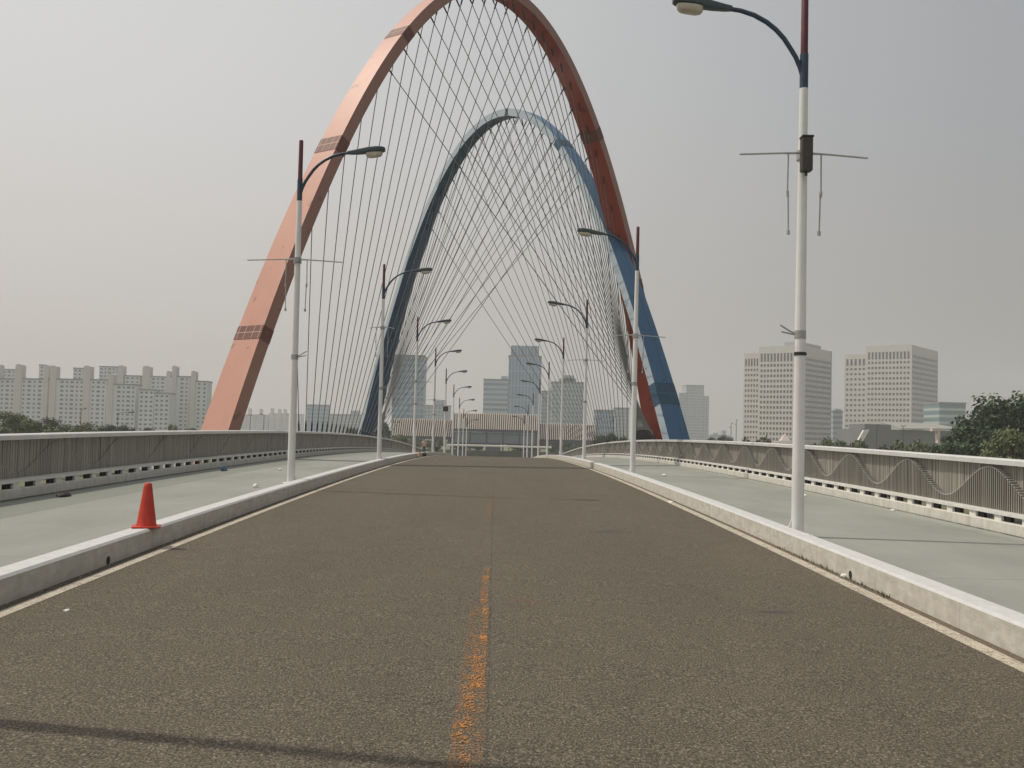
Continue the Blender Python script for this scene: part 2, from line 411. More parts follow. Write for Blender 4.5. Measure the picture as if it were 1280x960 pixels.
# ------------------------------------------------------------------ arches
ARCH = dict(red=(-11.0, 38.996, 11.32, 67.838, -1.808, 26.006, 2.058, 1.735, .967, .518),
            blue=(10.998, 56.85, -11.465, 90.28, -2.185, 26.137, 2.027, 1.695, .855, .50))
def arch_frame(q, sgn, n=97, u0=0.0):
    xn, yn, xf, yf, z0, H, pw, wf, wa, d = q
    A = Vector((xn, yn, 0)); B = Vector((xf, yf, 0)); t = (B-A).normalized()
    nrm = Vector((t.y, -t.x, 0))*sgn
    def C(u):
        s = abs(2*u-1); p = A+(B-A)*u; p.z = z0+H*(1-s**pw); return p
    def fr(u):
        e = 1e-3; T = (C(u+e)-C(u-e)).normalized(); m = nrm.cross(T)
        if m.dot(Vector((0, 0, 1))) < 0: m = -m
        p = C(u); w = wf+(wa-wf)*max(0, min(1, (p.z-z0)/H)); return p, T, m, w
    return C, fr, nrm, d
def ring(fr, nrm, d, u, dw=0, dd=0):
    p, T, m, w = fr(u); hw, hd = w/2+dw, d/2+dd
    return [p-nrm*hw+m*hd, p+nrm*hw+m*hd, p+nrm*hw-m*hd, p-nrm*hw-m*hd]
def make_arch(key, sgn, label, mats, bandm, linem, us_bands, lset, rset, sideL, sideR):
    q = ARCH[key]; C, fr, nrm, d = arch_frame(q, sgn)
    base = C(.5); base.z = 0
    root = empty('bridge_arch', (base.x, base.y, GROUND), label=label, cat='bridge arch')
    off = Vector(root.location)
    b = MB(); us = [-.012 + 1.024*i/110 for i in range(111)]
    R = [ring(fr, nrm, d, u) for u in us]
    vs = [v-off for r in R for v in r]; b.v = [tuple(v) for v in vs]
    for i in range(len(us)-1):
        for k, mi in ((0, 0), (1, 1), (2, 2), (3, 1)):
            k2 = (k+1) % 4; b.f.append((i*4+k, i*4+k2, (i+1)*4+k2, (i+1)*4+k)); b.mi.append(mi)
    b.f += [(3, 2, 1, 0), tuple(len(us)*4-4+k for k in range(4))]; b.mi += [0, 0]
    b.build('arch_rib', mats, root)
    if key == 'blue':
        m = MB(); us2 = [.01+.23*i/40 for i in range(41)]
        for (ff, w_) in ((.66, .012),):
            vs = []
            for u in us2:
                p, T, mm, w = fr(u)
                for f_ in (ff-w_, ff+w_): vs.append(p+nrm*(w*(.5-f_))+mm*(d/2+.006)-off)
            m.add(vs, [(2*i, 2*i+1, 2*i+3, 2*i+2) for i in range(40)])
        m.build('panel_seam', M['band_blue'], root, fixn=False)
    # dark joint bands wrapped round the rib, with pale grid lines
    for (ua, ub) in us_bands:
        m = MB(); vs = []
        for u in (ua, (ua+ub)/2, ub):
            vs += [v-off for v in ring(fr, nrm, d, u, .012, .012)]
        fs = []
        for i in range(2):
            for k in range(4):
                k2 = (k+1) % 4; fs.append((i*4+k, i*4+k2, (i+1)*4+k2, (i+1)*4+k))
        m.add(vs, fs)
        def fl(u, f, du, df):    # little proud strip on the outer face
            out = []
            for uu, ff in ((u-du, f-df), (u+du, f-df), (u+du, f+df), (u-du, f+df)):
                p, T, mm, w = fr(uu); out.append(p + nrm*(w*(ff-.5)) + mm*(d/2+.02) - off)
            m.add(out, [(0, 1, 2, 3)], 1)
        um = (ua+ub)/2; L = (ub-ua)
        fl(um, .5, L*.03, .5)
        for f in (.1, .36, .68, .93): fl(um, f, L*.48, .012)
        m.build('joint_band', [bandm, linem], root, fixn=False)
    # hangers
    sock = []
    for (u, y, side, edge) in lset+rset:
        p, T, mm, w = fr(u)
        a = p - mm*(d/2+.02) + nrm*(w*edge)
        e = Vector((side*(xr(y)+.95), y, zd(y)-.25))
        L = (e-a).length; dr = (e-a)/L
        fine = Vector((0, 0, 0))
        t = MB()
        t.tube([v-off for v in (a, a+dr*.06, a+dr*.08, a+dr*.42, a+dr*.5, e-dr*2.3, e-dr*2.1, e-dr*.2, e)],
               [.025, .025, .042, .04, .022, .022, .045, .062, .062], 6, 0)
        ob = t.build('cable', [M['cable'], M['socket']], root, smooth=True)
        pm = ob.data.polygons
        for i_, pl in enumerate(pm):
            z = pl.center + off
            if (z-a).length < .5 or (z-e).length < 2.2: pl.material_index = 1
    return root
N = 25
redL = [(.125+.026*i, 51.0+(86-51.0)*i/24, -1, -.36) for i in range(N)]
redR = [(.250+.026*i, 53.3+(69.5-53.3)*i/24, 1, .08) for i in range(N)]
blueR = [(.125+.026*i, 72.5+(110-72.5)*i/24, 1, -.36) for i in range(N)]
blueL = [(.250+.026*i, 73.3+(89.6-73.3)*i/24, -1, .08) for i in range(N)]
RB = [(.0655, .0715), (.168, .178), (.275, .287), (.725, .737), (.86, .868)]
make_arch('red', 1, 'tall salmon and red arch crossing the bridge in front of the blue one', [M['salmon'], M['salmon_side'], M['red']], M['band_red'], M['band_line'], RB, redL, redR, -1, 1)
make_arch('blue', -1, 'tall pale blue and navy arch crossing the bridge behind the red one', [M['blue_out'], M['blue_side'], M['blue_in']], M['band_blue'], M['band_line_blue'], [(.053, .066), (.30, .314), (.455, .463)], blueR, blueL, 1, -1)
for key, lbl in (('red', 'salmon arch'), ('blue', 'blue arch')):
    q = ARCH[key]
    for (x, y, wh) in ((q[0], q[1], 'near'), (q[2], q[3], 'far')):
        f = MB(); f.box(-1.9, 1.9, -1.9, 1.9, 0, 5.6+4); f.box(-2.6, 2.6, -2.6, 2.6, -.8, 1.0)
        o = f.build('arch_footing', M['concrete'], loc=(x*1.02, y, -11)); tag(o, 'concrete footing under the %s foot of the %s' % (wh, lbl), 'footing')
for y in (-25, 30, 80, 130, 172):
    f = MB(); f.tube([(0, 0, -11), (0, 0, zd(y)-1.85)], 1.3, 16); f.tube([(-4.2, 0, zd(y)-2.6), (4.2, 0, zd(y)-2.6)], .6, 8)
    tag(f.build('bridge_pier', M['concrete'], loc=(0, y, 0), smooth=True), 'round concrete pier standing under the bridge deck', 'pier', group='piers under the deck')

# ------------------------------------------------------------------ street lamps
def lathe(prof, seg=16):
    b = MB(); b.tube([(0, 0, z) for r, z in prof], [r for r, z in prof], seg); return b
def make_lamp():
    root = empty('street_lamp', (0, 0, 0))
    lathe([(.10, 0), (.10, .03), (.089, .035), (.087, 1.0), (.078, 3.2), (.068, 5.0), (.060, 6.53)], 20).build('pole', M['pole'], root, smooth=True)
    p = MB(); p.box(-.19, .19, -.17, .17, -.01, .02); p.add([(.08, -.012, .02), (.18, -.012, .02), (.08, -.012, .24), (.08, .012, .02), (.18, .012, .02), (.08, .012, .24)], [(0, 1, 2), (5, 4, 3), (0, 3, 4, 1), (1, 4, 5, 2), (2, 5, 3, 0)])
    p.build('base_plate', M['pole'], root)
    lathe([(.062, 6.53), (.062, 7.04)], 16).build('collar', M['navy'], root, smooth=True)
    lathe([(.054, 7.04), (.050, 7.93), (.042, 7.95)], 16).build('pole_tip', M['tip'], root, smooth=True)
    b = MB(); J = 6.74
    pts = [(.03, 0), (.06, .10), (.125, .25), (.20, .37), (.30, .52), (.42, .65), (.56, .76), (.75, .86), (.95, .92), (1.14, .945)]
    b.tube([(x, 0, J+z) for x, z in pts], [.036]*8+[.034, .034], 10); b.build('arm', M['navy'], root, smooth=True)
    # head : cobra-head housing
    h = MB(); secs = [(x, w_, a+.225, b_+.225) for x, w_, a, b_ in [(1.08, .05, 7.425, 7.50), (1.18, .06, 7.42, 7.52), (1.36, .085, 7.43, 7.56), (1.55, .125, 7.455, 7.60), (1.75, .14, 7.475, 7.625), (1.90, .13, 7.50, 7.62), (1.95, .09, 7.52, 7.60)]]
    vs = []; fs = []; ns = 10
    for x, w, z0, z1 in secs:
        for k in range(ns):
            a = 2*math.pi*k/ns; cx_, sx_ = math.cos(a), math.sin(a)
            vs.append((x, w*math.copysign(abs(cx_)**.6, cx_), (z0+z1)/2+(z1-z0)/2*math.copysign(abs(sx_)**.7, sx_)))
    for i in range(len(secs)-1):
        for k in range(ns): fs.append((i*ns+k, i*ns+(k+1) % ns, (i+1)*ns+(k+1) % ns, (i+1)*ns+k))
    fs += [tuple(range(ns)), tuple((len(secs)-1)*ns+k for k in range(ns))]
    h.add(vs, fs); hd = h.build('lamp_head', M['head'], root, smooth=True)
    l = MB(); vs = []; fs = []
    rows = [(1.0, 0), (.97, -.05), (.85, -.085), (.5, -.105)]
    for sc, dz in rows:
        for k in range(14):
            a = 2*math.pi*k/14; ca, sa = math.cos(a), math.sin(a)
            vs.append((1.70+.20*sc*math.copysign(abs(ca)**.7, ca), .115*sc*math.copysign(abs(sa)**.7, sa), 7.70+.02*ca+dz))
    for i in range(3):
        for k in range(14): fs.append((i*14+k, i*14+(k+1) % 14, (i+1)*14+(k+1) % 14, (i+1)*14+k))
    fs += [tuple(range(14)), tuple(42+k for k in range(14))]
    l.add(vs, fs); l.build('lens', M['lens'], hd, smooth=True)
    return root
def add_brackets(root, hb, drops=True, left=.95, right=.95, box=False):
    """banner rods at height hb, with two hanging drop rods, and the small lower stub bracket"""
    c_ = MB(); c_.tube([(0, 0, hb-.07), (0, 0, hb+.07)], .092, 12); c_.box(-.05, .05, -.15, -.07, hb-.05, hb+.05); c_.build('clamp', M['rod'], root, smooth=True)
    for s, ln in ((-1, left), (1, right)):
        r = MB(); r.tube([(s*.08, -.1, hb+.01), (s*.35, -.1, hb), (s*ln, -.1, hb-.035)], [.02, .014, .014], 6)
        r.build('banner_rod', M['rod'], root, smooth=True)
        if drops:
            d = MB(); d.tube([(s*.24, -.1, hb+.01), (s*.245, -.1, hb-.58), (s*.235, -.1, hb-.60), (s*.225, -.1, hb-1.17)], .011, 6)
            d.tube([(s*.245, -.1, hb-.55), (s*.24, -.1, hb-.63)], .022, 6); d.tube([(s*.225, -.1, hb-1.13), (s*.225, -.1, hb-1.19)], .026, 6)
            d.build('drop_rod', M['rod'], root, smooth=True)
    b = MB(); b.tube([(.07, -.02, 2.92), (.14, -.03, 2.95), (.28, -.05, 3.04)], .012, 6); b.tube([(.07, -.02, 2.9), (.27, -.03, 2.94)], .012, 6); b.tube([(0, 0, 2.84), (0, 0, 2.96)], .085, 12)
    b.build('stub_bracket', M['rod'], root, smooth=True)
    if box:
        q = MB(); q.box(-.075, .075, -.26, -.10, hb-.28, hb+.21); o = q.build('speaker_box', M['box'], root, bevel=.012)
        q = MB(); q.box(-.082, .082, -.27, -.095, hb+.21, hb+.235); q.build('box_lid', M['socket'], root); q = MB(); q.tube([(0, -.18, hb-.278), (0, -.18, hb-.34)], .02, 8); q.build('cable_gland', M['socket'], root)
        q = MB(); q.tube([(-.085, -.03, 2.62), (.085, -.03, 2.62)], .02, 8); q.tube([(0, 0, 2.595), (0, 0, 2.645)], .088, 14); q.build('strap_band', M['socket'], root, smooth=True)
proto = make_lamp()
ordn = ['nearest', 'second', 'third', 'fourth', 'fifth', 'sixth', 'seventh', 'eighth', 'ninth']
XL = 4.52
first = True
brR = {0: (5.42, True, .95, .92, True), 1: (4.33, True, .8, .95, False), 2: (4.85, False, .95, .95, False)}
brL = {1: (5.03, True, 1.13, 1.07, False), 2: (5.25, True, .5, .5, False), 3: (4.1, False, .95, .95, False), 4: (3.9, False, .9, .9, False)}
for side, y0, br in ((1, 14.994, brR), (-1, 5.905, brL)):
    for k in range(10 if side < 0 else 9):
        y = y0+18.07*k
        o = proto if first else copy_tree(proto); first = False
        if side < 0 and k == 0: y += .28
        o.location = (side*XL, y, zd(y)+WK+.02); o.rotation_euler = (0, rad(random.uniform(-.25, .25)), math.pi if side > 0 else 0)
        if side > 0: lbl = 'white street lamp with red tip, %s along the right kerb' % ordn[k]
        else: lbl = 'white street lamp with red tip, %s along the left kerb' % (['outside the frame, beside the camera']+ordn)[k] if k else 'white street lamp beside the camera, casting its shadow across the road'
        tag(o, lbl, 'street lamp', 'street lamps along the kerbs')
        o['_br'] = 0
        if k in br: o['_br'] = 1
for o in [x for x in list(bpy.data.objects) if x.name.startswith('street_lamp')]:
    del o['_br']
lamps = sorted([x for x in bpy.data.objects if x.name.startswith('street_lamp')], key=lambda o: (o.location.x < 0, o.location.y))
for o in lamps:
    side = 1 if o.location.x > 0 else -1; y0 = 14.994 if side > 0 else 5.905
    k = int(round((o.location.y-y0)/18.07)); br = brR if side > 0 else brL
    if k in br:
        hb, dr, a, b_, bx = br[k]; hb += .11
        # in the lamp's own frame -y must face the camera side on both kerbs: right lamps are turned by 180 degrees
        sub = empty('tmp'); add_brackets(sub, hb, dr, b_ if side > 0 else a, a if side > 0 else b_, bx)
        for ch in list(sub.children):
            ch.parent = o
            if side > 0 and ch.name.split('.')[0] not in ('stub_bracket',):
                for v in ch.data.vertices: v.co.y = -v.co.y
                ch.data.flip_normals()
        bpy.data.objects.remove(sub)
bpy.data.objects['street_lamp']['label'] = 'white street lamp with dark speaker box and banner rods, nearest along the right kerb'
# camera box on the fifth left pole
for o in lamps:
    if o.location.x < 0 and abs(o.location.y-(5.905+18.07*5)) < 1:
        q = MB(); q.box(-.2, .25, -.2, .12, 4.0, 4.45); q.build('control_box', M['box'], o, bevel=.02)
        o['label'] = 'white street lamp with small dark box on its pole, fifth along the left kerb'

# ------------------------------------------------------------------ traffic cone and litter
cr = empty('traffic_cone', (-4.17, 13.06, zd(13.06)), rz=.3, label='orange plastic traffic cone standing on the left kerb', cat='traffic cone')
b = MB(); b.box(-.172, .172, -.172, .172, 0.0, .02); b.build('base', M['cone'], cr, bevel=.008)
lathe([(.128, .02), (.116, .05), (.10, .16), (.052, .50), (.047, .535), (.036, .548), (.030, .549)], 24).build('cone_body', M['cone'], cr, smooth=True)
def ground_pt(px, py, h):
    d = at(px, py, 1.0)-EYEP; t = 8.0
    for _ in range(60):
        p = EYEP+d*t; t *= (EYEP.z-(zd(p.y)+h))/max(1e-3, (EYEP.z-p.z))
    return EYEP+d*t
def scrap(name, px, py, h, m, w, l, hh, label, cat, rz=0, dx=0):
    p = ground_pt(px, py, h); b = MB(); rr = random.Random(int(px*7+py))
    n = 8; vs = []
    for r_, z in ((1, 0), (.95, hh*.6), (.5, hh)):
        for k in range(n):
            a = 2*math.pi*k/n; q = r_*rr.uniform(.7, 1.1); vs.append((w*q*math.cos(a), l*q*math.sin(a), z*rr.uniform(.6, 1.2)))
    fs = [(i*n+k, i*n+(k+1) % n, (i+1)*n+(k+1) % n, (i+1)*n+k) for i in range(2) for k in range(n)]+[tuple(range(n-1, -1, -1)), tuple(2*n+k for k in range(n))]
    b.add(vs, fs); o = b.build(name, m, loc=(p.x+dx, p.y, zd(p.y)+h+.002)); o.rotation_euler = (0, 0, rz); return tag(o, label, cat)
scrap('paper_scrap', 320, 608, -.1, M['paper'], .07, .12, .05, 'crumpled white paper on the left walkway beside the lamp', 'litter')
scrap('paper_scrap', 350, 587, -.1, M['paper'], .06, .2, .03, 'small white paper scrap farther along the left walkway', 'litter')
scrap('plastic_bag', 280, 588, -.09, M['bluebag'], .08, .3, .12, 'blue plastic bag at the foot of the left parapet', 'litter')
scrap('rubbish', 80, 620, -.09, M['black'], .10, .3, .06, 'dark rubbish lying at the foot of the left parapet', 'litter')
scrap('paper_scrap', 83, 764, RD, M['paper'], .03, .03, .015, 'tiny white scrap on the road beside the left edge line', 'litter')
scrap('paper_scrap', 40, 739, RD, M['paper'], .03, .03, .02, 'tiny white scrap in the left gutter', 'litter')
scrap('paper_scrap', 1116, 638, -.09, M['paper'], .04, .12, .02, 'white scrap on the right walkway near the parapet', 'litter')
scrap('paper_scrap', 1005, 619, -.09, M['paper'], .04, .16, .03, 'white paper strip by the right parapet beyond the nearest lamp', 'litter')
scrap('paper_scrap', 830, 594, -.1, M['paper'], .06, .3, .03, 'white scrap on the far right walkway', 'litter')
scrap('dry_twigs', 1140, 640, -.09, M['leafbit'], .06, .35, .03, 'dry brown twigs at the foot of the right parapet', 'litter')
scrap('drink_can', 1055, 721, RD, M['paper'], .05, .05, .03, 'pale can lid lying by the right kerb drain', 'litter')
scrap('paper_scrap', 838, 628, RD, M['paper'], .06, .12, .03, 'white scrap in the far right gutter', 'litter')
scrap('tan_box', 524, 570, -.15, M['tan'], .13, .2, .2, 'tan carton on the left kerb far ahead', 'carton')
scrap('black_bag', 530, 570, -.15, M['black'], .14, .25, .2, 'black bag beside the tan carton on the left kerb', 'bag')
# kerb drain mouths
for (px, py, xk, lbl, ko) in ((130, 700, -4.066, 'left', kl), (1068, 718, 4.181, 'right', kr)):
    p = ground_pt(px, py+6, RD); s = -1 if xk < 0 else 1
    d = MB(); d.tube([(xk-.004*s, p.y, zd(p.y)+RD+.05), (xk+.004*s, p.y, zd(p.y)+RD+.05)], .045, 12); d.build('drain_mouth', M['dark'], ko)
# weeds in the right gutter
wd = MB(); rr = random.Random(5)
for i in range(160):
    y = 10.5+rr.random()**1.3*4.2; x = 4.175-abs(rr.gauss(0, .035)); z = zd(y)+RD
    a = rr.uniform(0, 6.28); h = rr.uniform(.015, .05); l = rr.uniform(.01, .03)
    wd.add([(x-.006*math.sin(a), y+.006*math.cos(a), z), (x+.006*math.sin(a), y-.006*math.cos(a), z), (x-l*abs(math.cos(a)), y+l*math.sin(a), z+h)], [(0, 1, 2)])
tag(wd.build('gutter_weeds', M['weed'], fixn=False), 'small weeds growing along the right gutter', 'weeds', kind='stuff')
# grit in gutters
gr = MB()
for i in range(700):
    s = rr.choice((-1, 1)); y = 5+rr.random()*45
    x = (-4.06+rr.random()**2*.16) if s < 0 else (4.18-rr.random()**2*.24); z = zd(y)+RD; r = rr.uniform(.004, .014)
    gr.add([(x-r, y-r, z), (x+r, y-r*.5, z), (x, y+r, z), (x, y, z+r*1.2)], [(0, 1, 3), (1, 2, 3), (2, 0, 3)])
tag(gr.build('gutter_grit', mat('grit', (.3, .27, .22), .9), fixn=False), 'loose grit lying in the gutters', 'grit', kind='stuff')

# ------------------------------------------------------------------ people (far away on the bridge)
def person(px, y, x, rz, label, shirt, trousers, skin=(.42, .26, .19), hair=(.02, .018, .016), stride=.16, ang=0):
    z = zd(y)+(-.1 if abs(x) > 4.5 else RD)
    root = empty('person', (x, y, z), rz, label=label, cat='person', group='people walking on the bridge')
    V = [(0, 0, .95), (0, 0, 1.15), (0, 0, 1.38), (0, 0, 1.5), (0, .02, 1.6), (0, .03, 1.72),
         (.09, 0, .9), (.10, stride*.7, .49), (.10, stride*.9, .08), (.10, stride*.9+.14, .03),
         (-.09, 0, .9), (-.10, -stride*.5, .49), (-.10, -stride*1.6, .10), (-.10, -stride*1.6+.13, .03),
         (.17, 0, 1.40), (.24, -.05, 1.13), (.25, .08, .90), (.25, .12, .80),
         (-.17, 0, 1.40), (-.24, .03, 1.13), (-.25, .16, .92), (-.25, .21, .83)]
    Ee = [(0, 1), (1, 2), (2, 3), (3, 4), (4, 5), (0, 6), (6, 7), (7, 8), (8, 9), (0, 10), (10, 11), (11, 12), (12, 13), (2, 14), (14, 15), (15, 16), (16, 17), (2, 18), (18, 19), (19, 20), (20, 21)]
    rd = [.15, .14, .15, .06, .085, .08, .095, .062, .045, .04, .095, .062, .045, .04, .065, .045, .035, .04, .065, .045, .035, .04]
    me = bpy.data.meshes.new('body'); me.from_pydata(V, Ee, []); o = bpy.data.objects.new('body', me); COL.objects.link(o); o.parent = root
    s = o.modifiers.new('skin', 'SKIN'); s.use_smooth_shade = True
    for i, r in enumerate(rd): me.skin_vertices[0].data[i].radius = (r, r*(.75 if i < 3 else 1))
    me.skin_vertices[0].data[0].use_root = True
    o.modifiers.new('sub', 'SUBSURF').levels = 1
    m = bpy.data.materials.new('figure'); m.use_nodes = True; g_ = NG(m); p = g_.pos(); X, Y, Z = g_.sep(p)
    ax = g_.math('ABSOLUTE', X)
    c1 = g_.mix(g_.math('GREATER_THAN', Z, .93), trousers, shirt)
    c1 = g_.mix(g_.math('GREATER_THAN', Z, 1.47), c1, skin)
    c1 = g_.mix(g_.math('MULTIPLY', g_.math('GREATER_THAN', ax, .19), g_.math('LESS_THAN', Z, 1.2)), c1, skin)
    c1 = g_.mix(g_.math('LESS_THAN', Z, .07), c1, (.03, .03, .03))
    g_.l(c1, g_.b.inputs['Base Color']); g_.b.inputs['Roughness'].default_value = .8
    me.materials.append(m)
    h = MB(); vs = []; fs = []
    for i in range(5):
        a = i/4*math.pi*.55
        for k in range(10):
            b_ = 2*math.pi*k/10; vs.append((.095*math.sin(a)*math.cos(b_), .03-.01+.10*math.sin(a)*math.sin(b_)-.02, 1.70+.10*math.cos(a)))
    for i in range(4):
        for k in range(10): fs.append((i*10+k, i*10+(k+1) % 10, (i+1)*10+(k+1) % 10, (i+1)*10+k))
    h.add(vs, fs); h.build('hair', mat('hair', hair, .6), root, smooth=True)
    return root
person(530, 108, -7.2, .2, 'person in a pale pink shirt walking on the far left walkway', (.62, .42, .38), (.03, .03, .035))
person(540, 128, -7.0, .1, 'person in dark clothes on the far left walkway', (.03, .035, .04), (.03, .03, .035))
person(592, 182, -3.2, 3.0, 'person in dark clothes far ahead, left of the road centre', (.05, .07, .08), (.02, .02, .03))
person(642, 176, 3.4, 3.0, 'person in dark clothes far ahead, right of the road centre', (.02, .03, .05), (.02, .02, .03))

# ------------------------------------------------------------------ buildings
def hz(px): return 538.4+(px-640)*.02533     # photo row of the eye-level line
def zrow(px, py, D): return at(px, py, D).z
GL = mat('window_glass', (.03, .034, .038), .35, .3, .3); GL2 = mat('apartment_window', (.07, .085, .10), .35, .3, .2)
WALLA = mat('apartment_wall', (.60, .615, .63), .85, .06, .1); WALLP = mat('stair_tower_wall', (.58, .525, .49), .85, .06, .1)
ROOFG = mat('roof_grey', (.20, .205, .22), .85, .1, .2); OFFW = mat('office_panel', (.56, .52, .475), .8, .05, .15)
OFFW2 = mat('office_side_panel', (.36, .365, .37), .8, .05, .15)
PARENTW = {}
def shared_window(w, h, m, t=.12):
    key = (round(w, 2), round(h, 2), m.name)
    if key not in PARENTW:
        b = MB(); b.box(-w/2, w/2, -t, .02, 0, h)
        me = bpy.data.meshes.new('window'); me.from_pydata(b.v, [], b.f); me.materials.append(m); PARENTW[key] = me
    return PARENTW[key]
def win(parent, x, y, z, w, h, m, rz=0, name='window'):
    o = bpy.data.objects.new(name, shared_window(w, h, m)); COL.objects.link(o); o.parent = parent
    o.location = (x, y, z); o.rotation_euler = (0, 0, rz); return o
def apartment(x0, x1, top, D, label, towers=(), depth=11, yaw=0, storey=2.75, winw=True, wall=None, cols=None):
    a = at(x0, hz(x0), D); b = at(x1, hz(x1), D); w = (b-a).length
    H = zrow((x0+x1)/2, top, D)-GROUND
    ang = math.atan2(b.y-a.y, b.x-a.x)+yaw
    root = empty('apartment_block', (a.x, a.y, GROUND), ang, label=label, cat='apartment block', group='apartment blocks beyond the left bank')
    m = MB(); m.box(0, w, 0, depth, 0, H); m.build('wall', wall or WALLA, root)
    m = MB(); m.box(-.25, w+.25, -.25, depth+.25, H+.003, H+.9); m.build('roof', ROOFG, root)
    tw = []
    for (t0, t1, tt) in towers:
        k0, k1 = (t0-x0)/(x1-x0)*w, (t0+(t1-t0)*.8-x0)/(x1-x0)*w; HT = zrow((t0+t1)/2, tt, D)-GROUND
        m = MB(); m.add([(k0, -.7, 0), (k1, -.7, 0), (k1, depth*.5, 0), (k0, depth*.5, 0), (k0, -.7, HT-.7), (k1, -.7, HT-.7), (k1, depth*.5, HT-.7), (k0, depth*.5, HT-.7), (k0+(k1-k0)*.3, -.7, HT), (k0+(k1-k0)*.7, -.7, HT), (k0+(k1-k0)*.7, depth*.5, HT), (k0+(k1-k0)*.3, depth*.5, HT)],
              [(0, 1, 5, 9, 8, 4), (3, 2, 6, 10, 11, 7), (0, 3, 7, 4), (1, 2, 6, 5), (4, 7, 11, 8), (5, 6, 10, 9), (8, 9, 10, 11), (0, 1, 2, 3)])
        m.build('stair_tower', WALLP, root); tw.append((k0-.8, k1+.8))
    n = int((H-1)/storey); pitch = 2.9
    nc = max(1, int(w/pitch)); cnt = 0; rest = MB()
    for r in range(n-1, -1, -1):
        for c_ in range(nc):
            xc = (c_+.5)*w/nc
            if any(k0 <= xc <= k1 for k0, k1 in tw): continue
            ww = (1.9, 1.1)[c_ % 2] if nc > 3 else 1.5; z = H-1.9-(n-1-r)*storey
            if z < 0: continue
            if cnt < 96: win(root, xc, 0, z, ww, 1.15, GL2)
            else: rest.box(xc-ww/2, xc+ww/2, -.12, .02, z, z+1.15)
            cnt += 1
    if rest.v: tag(rest.build('lower_windows', GL2, root), kind='stuff')
    return root
apartment(-34, 17, 474, 660, 'grey apartment block cut by the left frame edge, behind the trees', [(-8, -1, 455)])
apartment(18, 58, 474.5, 660, 'grey apartment block with a stair tower at each end, leftmost in full view', [(17, 27, 455), (53, 59.5, 456)])
apartment(60, 104, 475, 655, 'grey apartment block, second full one from the left frame edge', [(61, 70, 457)])
apartment(105, 131, 475.5, 650, 'narrow grey apartment block between the tallest stair tower and the stepped ones', [(102, 113, 457)])
apartment(132, 168, 481.5, 640, 'stepped grey apartment block with stair tower on its left, third from the left', [(133, 141.5, 466.5)])
apartment(172.5, 191, 488, 635, 'low narrow grey apartment block left of the lowest one', [])
apartment(192, 210.5, 492.5, 630, 'lowest narrow grey apartment block in the row', [])
apartment(211, 234.5, 471.5, 690, 'tall grey apartment block right of the lowest one', [(213, 220, 457)])
apartment(237, 257.5, 477.5, 680, 'grey apartment block at the right end of the row, beside the salmon arch foot', [(237, 244, 463.5)])
apartment(-5, 17, 462.5, 780, 'paler apartment block rising behind the block at the left frame edge', [])
apartment(46, 53, 457, 780, 'pale narrow block behind the second stair tower from the left', [])
apartment(89, 100, 461, 780, 'pale narrow block behind and left of the tallest stair tower', [])
apartment(121.5, 142, 459, 800, 'pale broad block rising behind the middle of the row', [])
apartment(154, 173, 470.5, 760, 'grey block with tall stair tower behind the stepped block', [(145, 154, 456.5)])
apartment(175, 210, 471.5, 760, 'grey block with two stair towers behind the lowest block', [(176, 188, 457.5), (206, 212, 463.5)])
# far white row between arch foot and the first left lamp
apartment(301, 335, 519, 1350, 'hazy far apartment slab right of the salmon arch foot', [(310, 314, 510), (324, 328, 511)], storey=2.9)
apartment(336, 378, 518, 1350, 'hazy far apartment slab behind the first left lamp', [(338, 342, 510), (347, 351, 511), (354, 358, 511)], storey=2.9)

def slab(name, x0, x1, top, D, depth, label, m, yaw=0, steps=(), cat='office tower', group='hazy towers beyond the bridge'):
    """tower seen through haze: wall, roof plant and set-back upper volumes (x0,x1,top)"""
    a = at(x0, hz(x0), D); b = at(x1, hz(x1), D); w = (b-a).length; ang = math.atan2(b.y-a.y, b.x-a.x)+yaw
    root = empty(name, (a.x, a.y, GROUND), ang, label=label, cat=cat, group=group)
    H = zrow((x0+x1)/2, top, D)-GROUND
    q = MB(); q.box(0, w, 0, depth, 0, H); q.build('wall', m, root)
    q = MB(); q.box(-.3, w+.3, -.3, depth+.3, H+.005, H+1.1); q.build('roof', ROOFG, root)
    for i, (s0, s1, st) in enumerate(steps):
        k0, k1 = (s0-x0)/(x1-x0)*w, (s1-x0)/(x1-x0)*w; Hs = zrow((s0+s1)/2, st, D)-GROUND
        q = MB()
        if Hs > H: q.box(k0, k1, 1.0, depth-1.0, H+.2, Hs)
        else: q.box(k0, k1, -.6, depth*.8, 0, Hs)
        q.build('upper_volume' if Hs > H else 'side_volume', m, root)
    return root
CW = facade_grid('blue_curtain_wall', (.24, .33, .43), (.12, .20, .30), 3.2, 3.8, .78, .62)
CWv = facade_grid('vertical_curtain_wall', (.27, .36, .47), (.13, .22, .33), 2.6, 11.0, .62, .9)
CWh = facade_grid('banded_wall', (.40, .46, .52), (.18, .25, .32), 50.0, 3.9, 1.0, .5)
CWg = facade_grid('grey_grid_wall', (.36, .40, .44), (.19, .23, .28), 3.0, 3.2, .6, .55)
CWt = facade_grid('teal_banded_wall', (.40, .46, .45), (.13, .22, .24), 60.0, 4.2, 1.0, .62)
slab('office_tower', 634, 675, 446, 800, 26, 'tallest blue glass tower straight ahead above the road', CWv, steps=((636.5, 671.5, 432),))
slab('office_tower', 603, 633.5, 475.5, 800, 24, 'lower banded tower attached to the left of the tallest one', CWh, steps=((625, 633, 470),))
slab('office_tower', 489, 528, 445.5, 700, 25, 'blue glass tower behind the left lamp row', CW)
slab('office_tower', 530, 562, 508, 900, 20, 'hazy low block right of the left blue tower', CWg, steps=((543, 556, 500.5),))
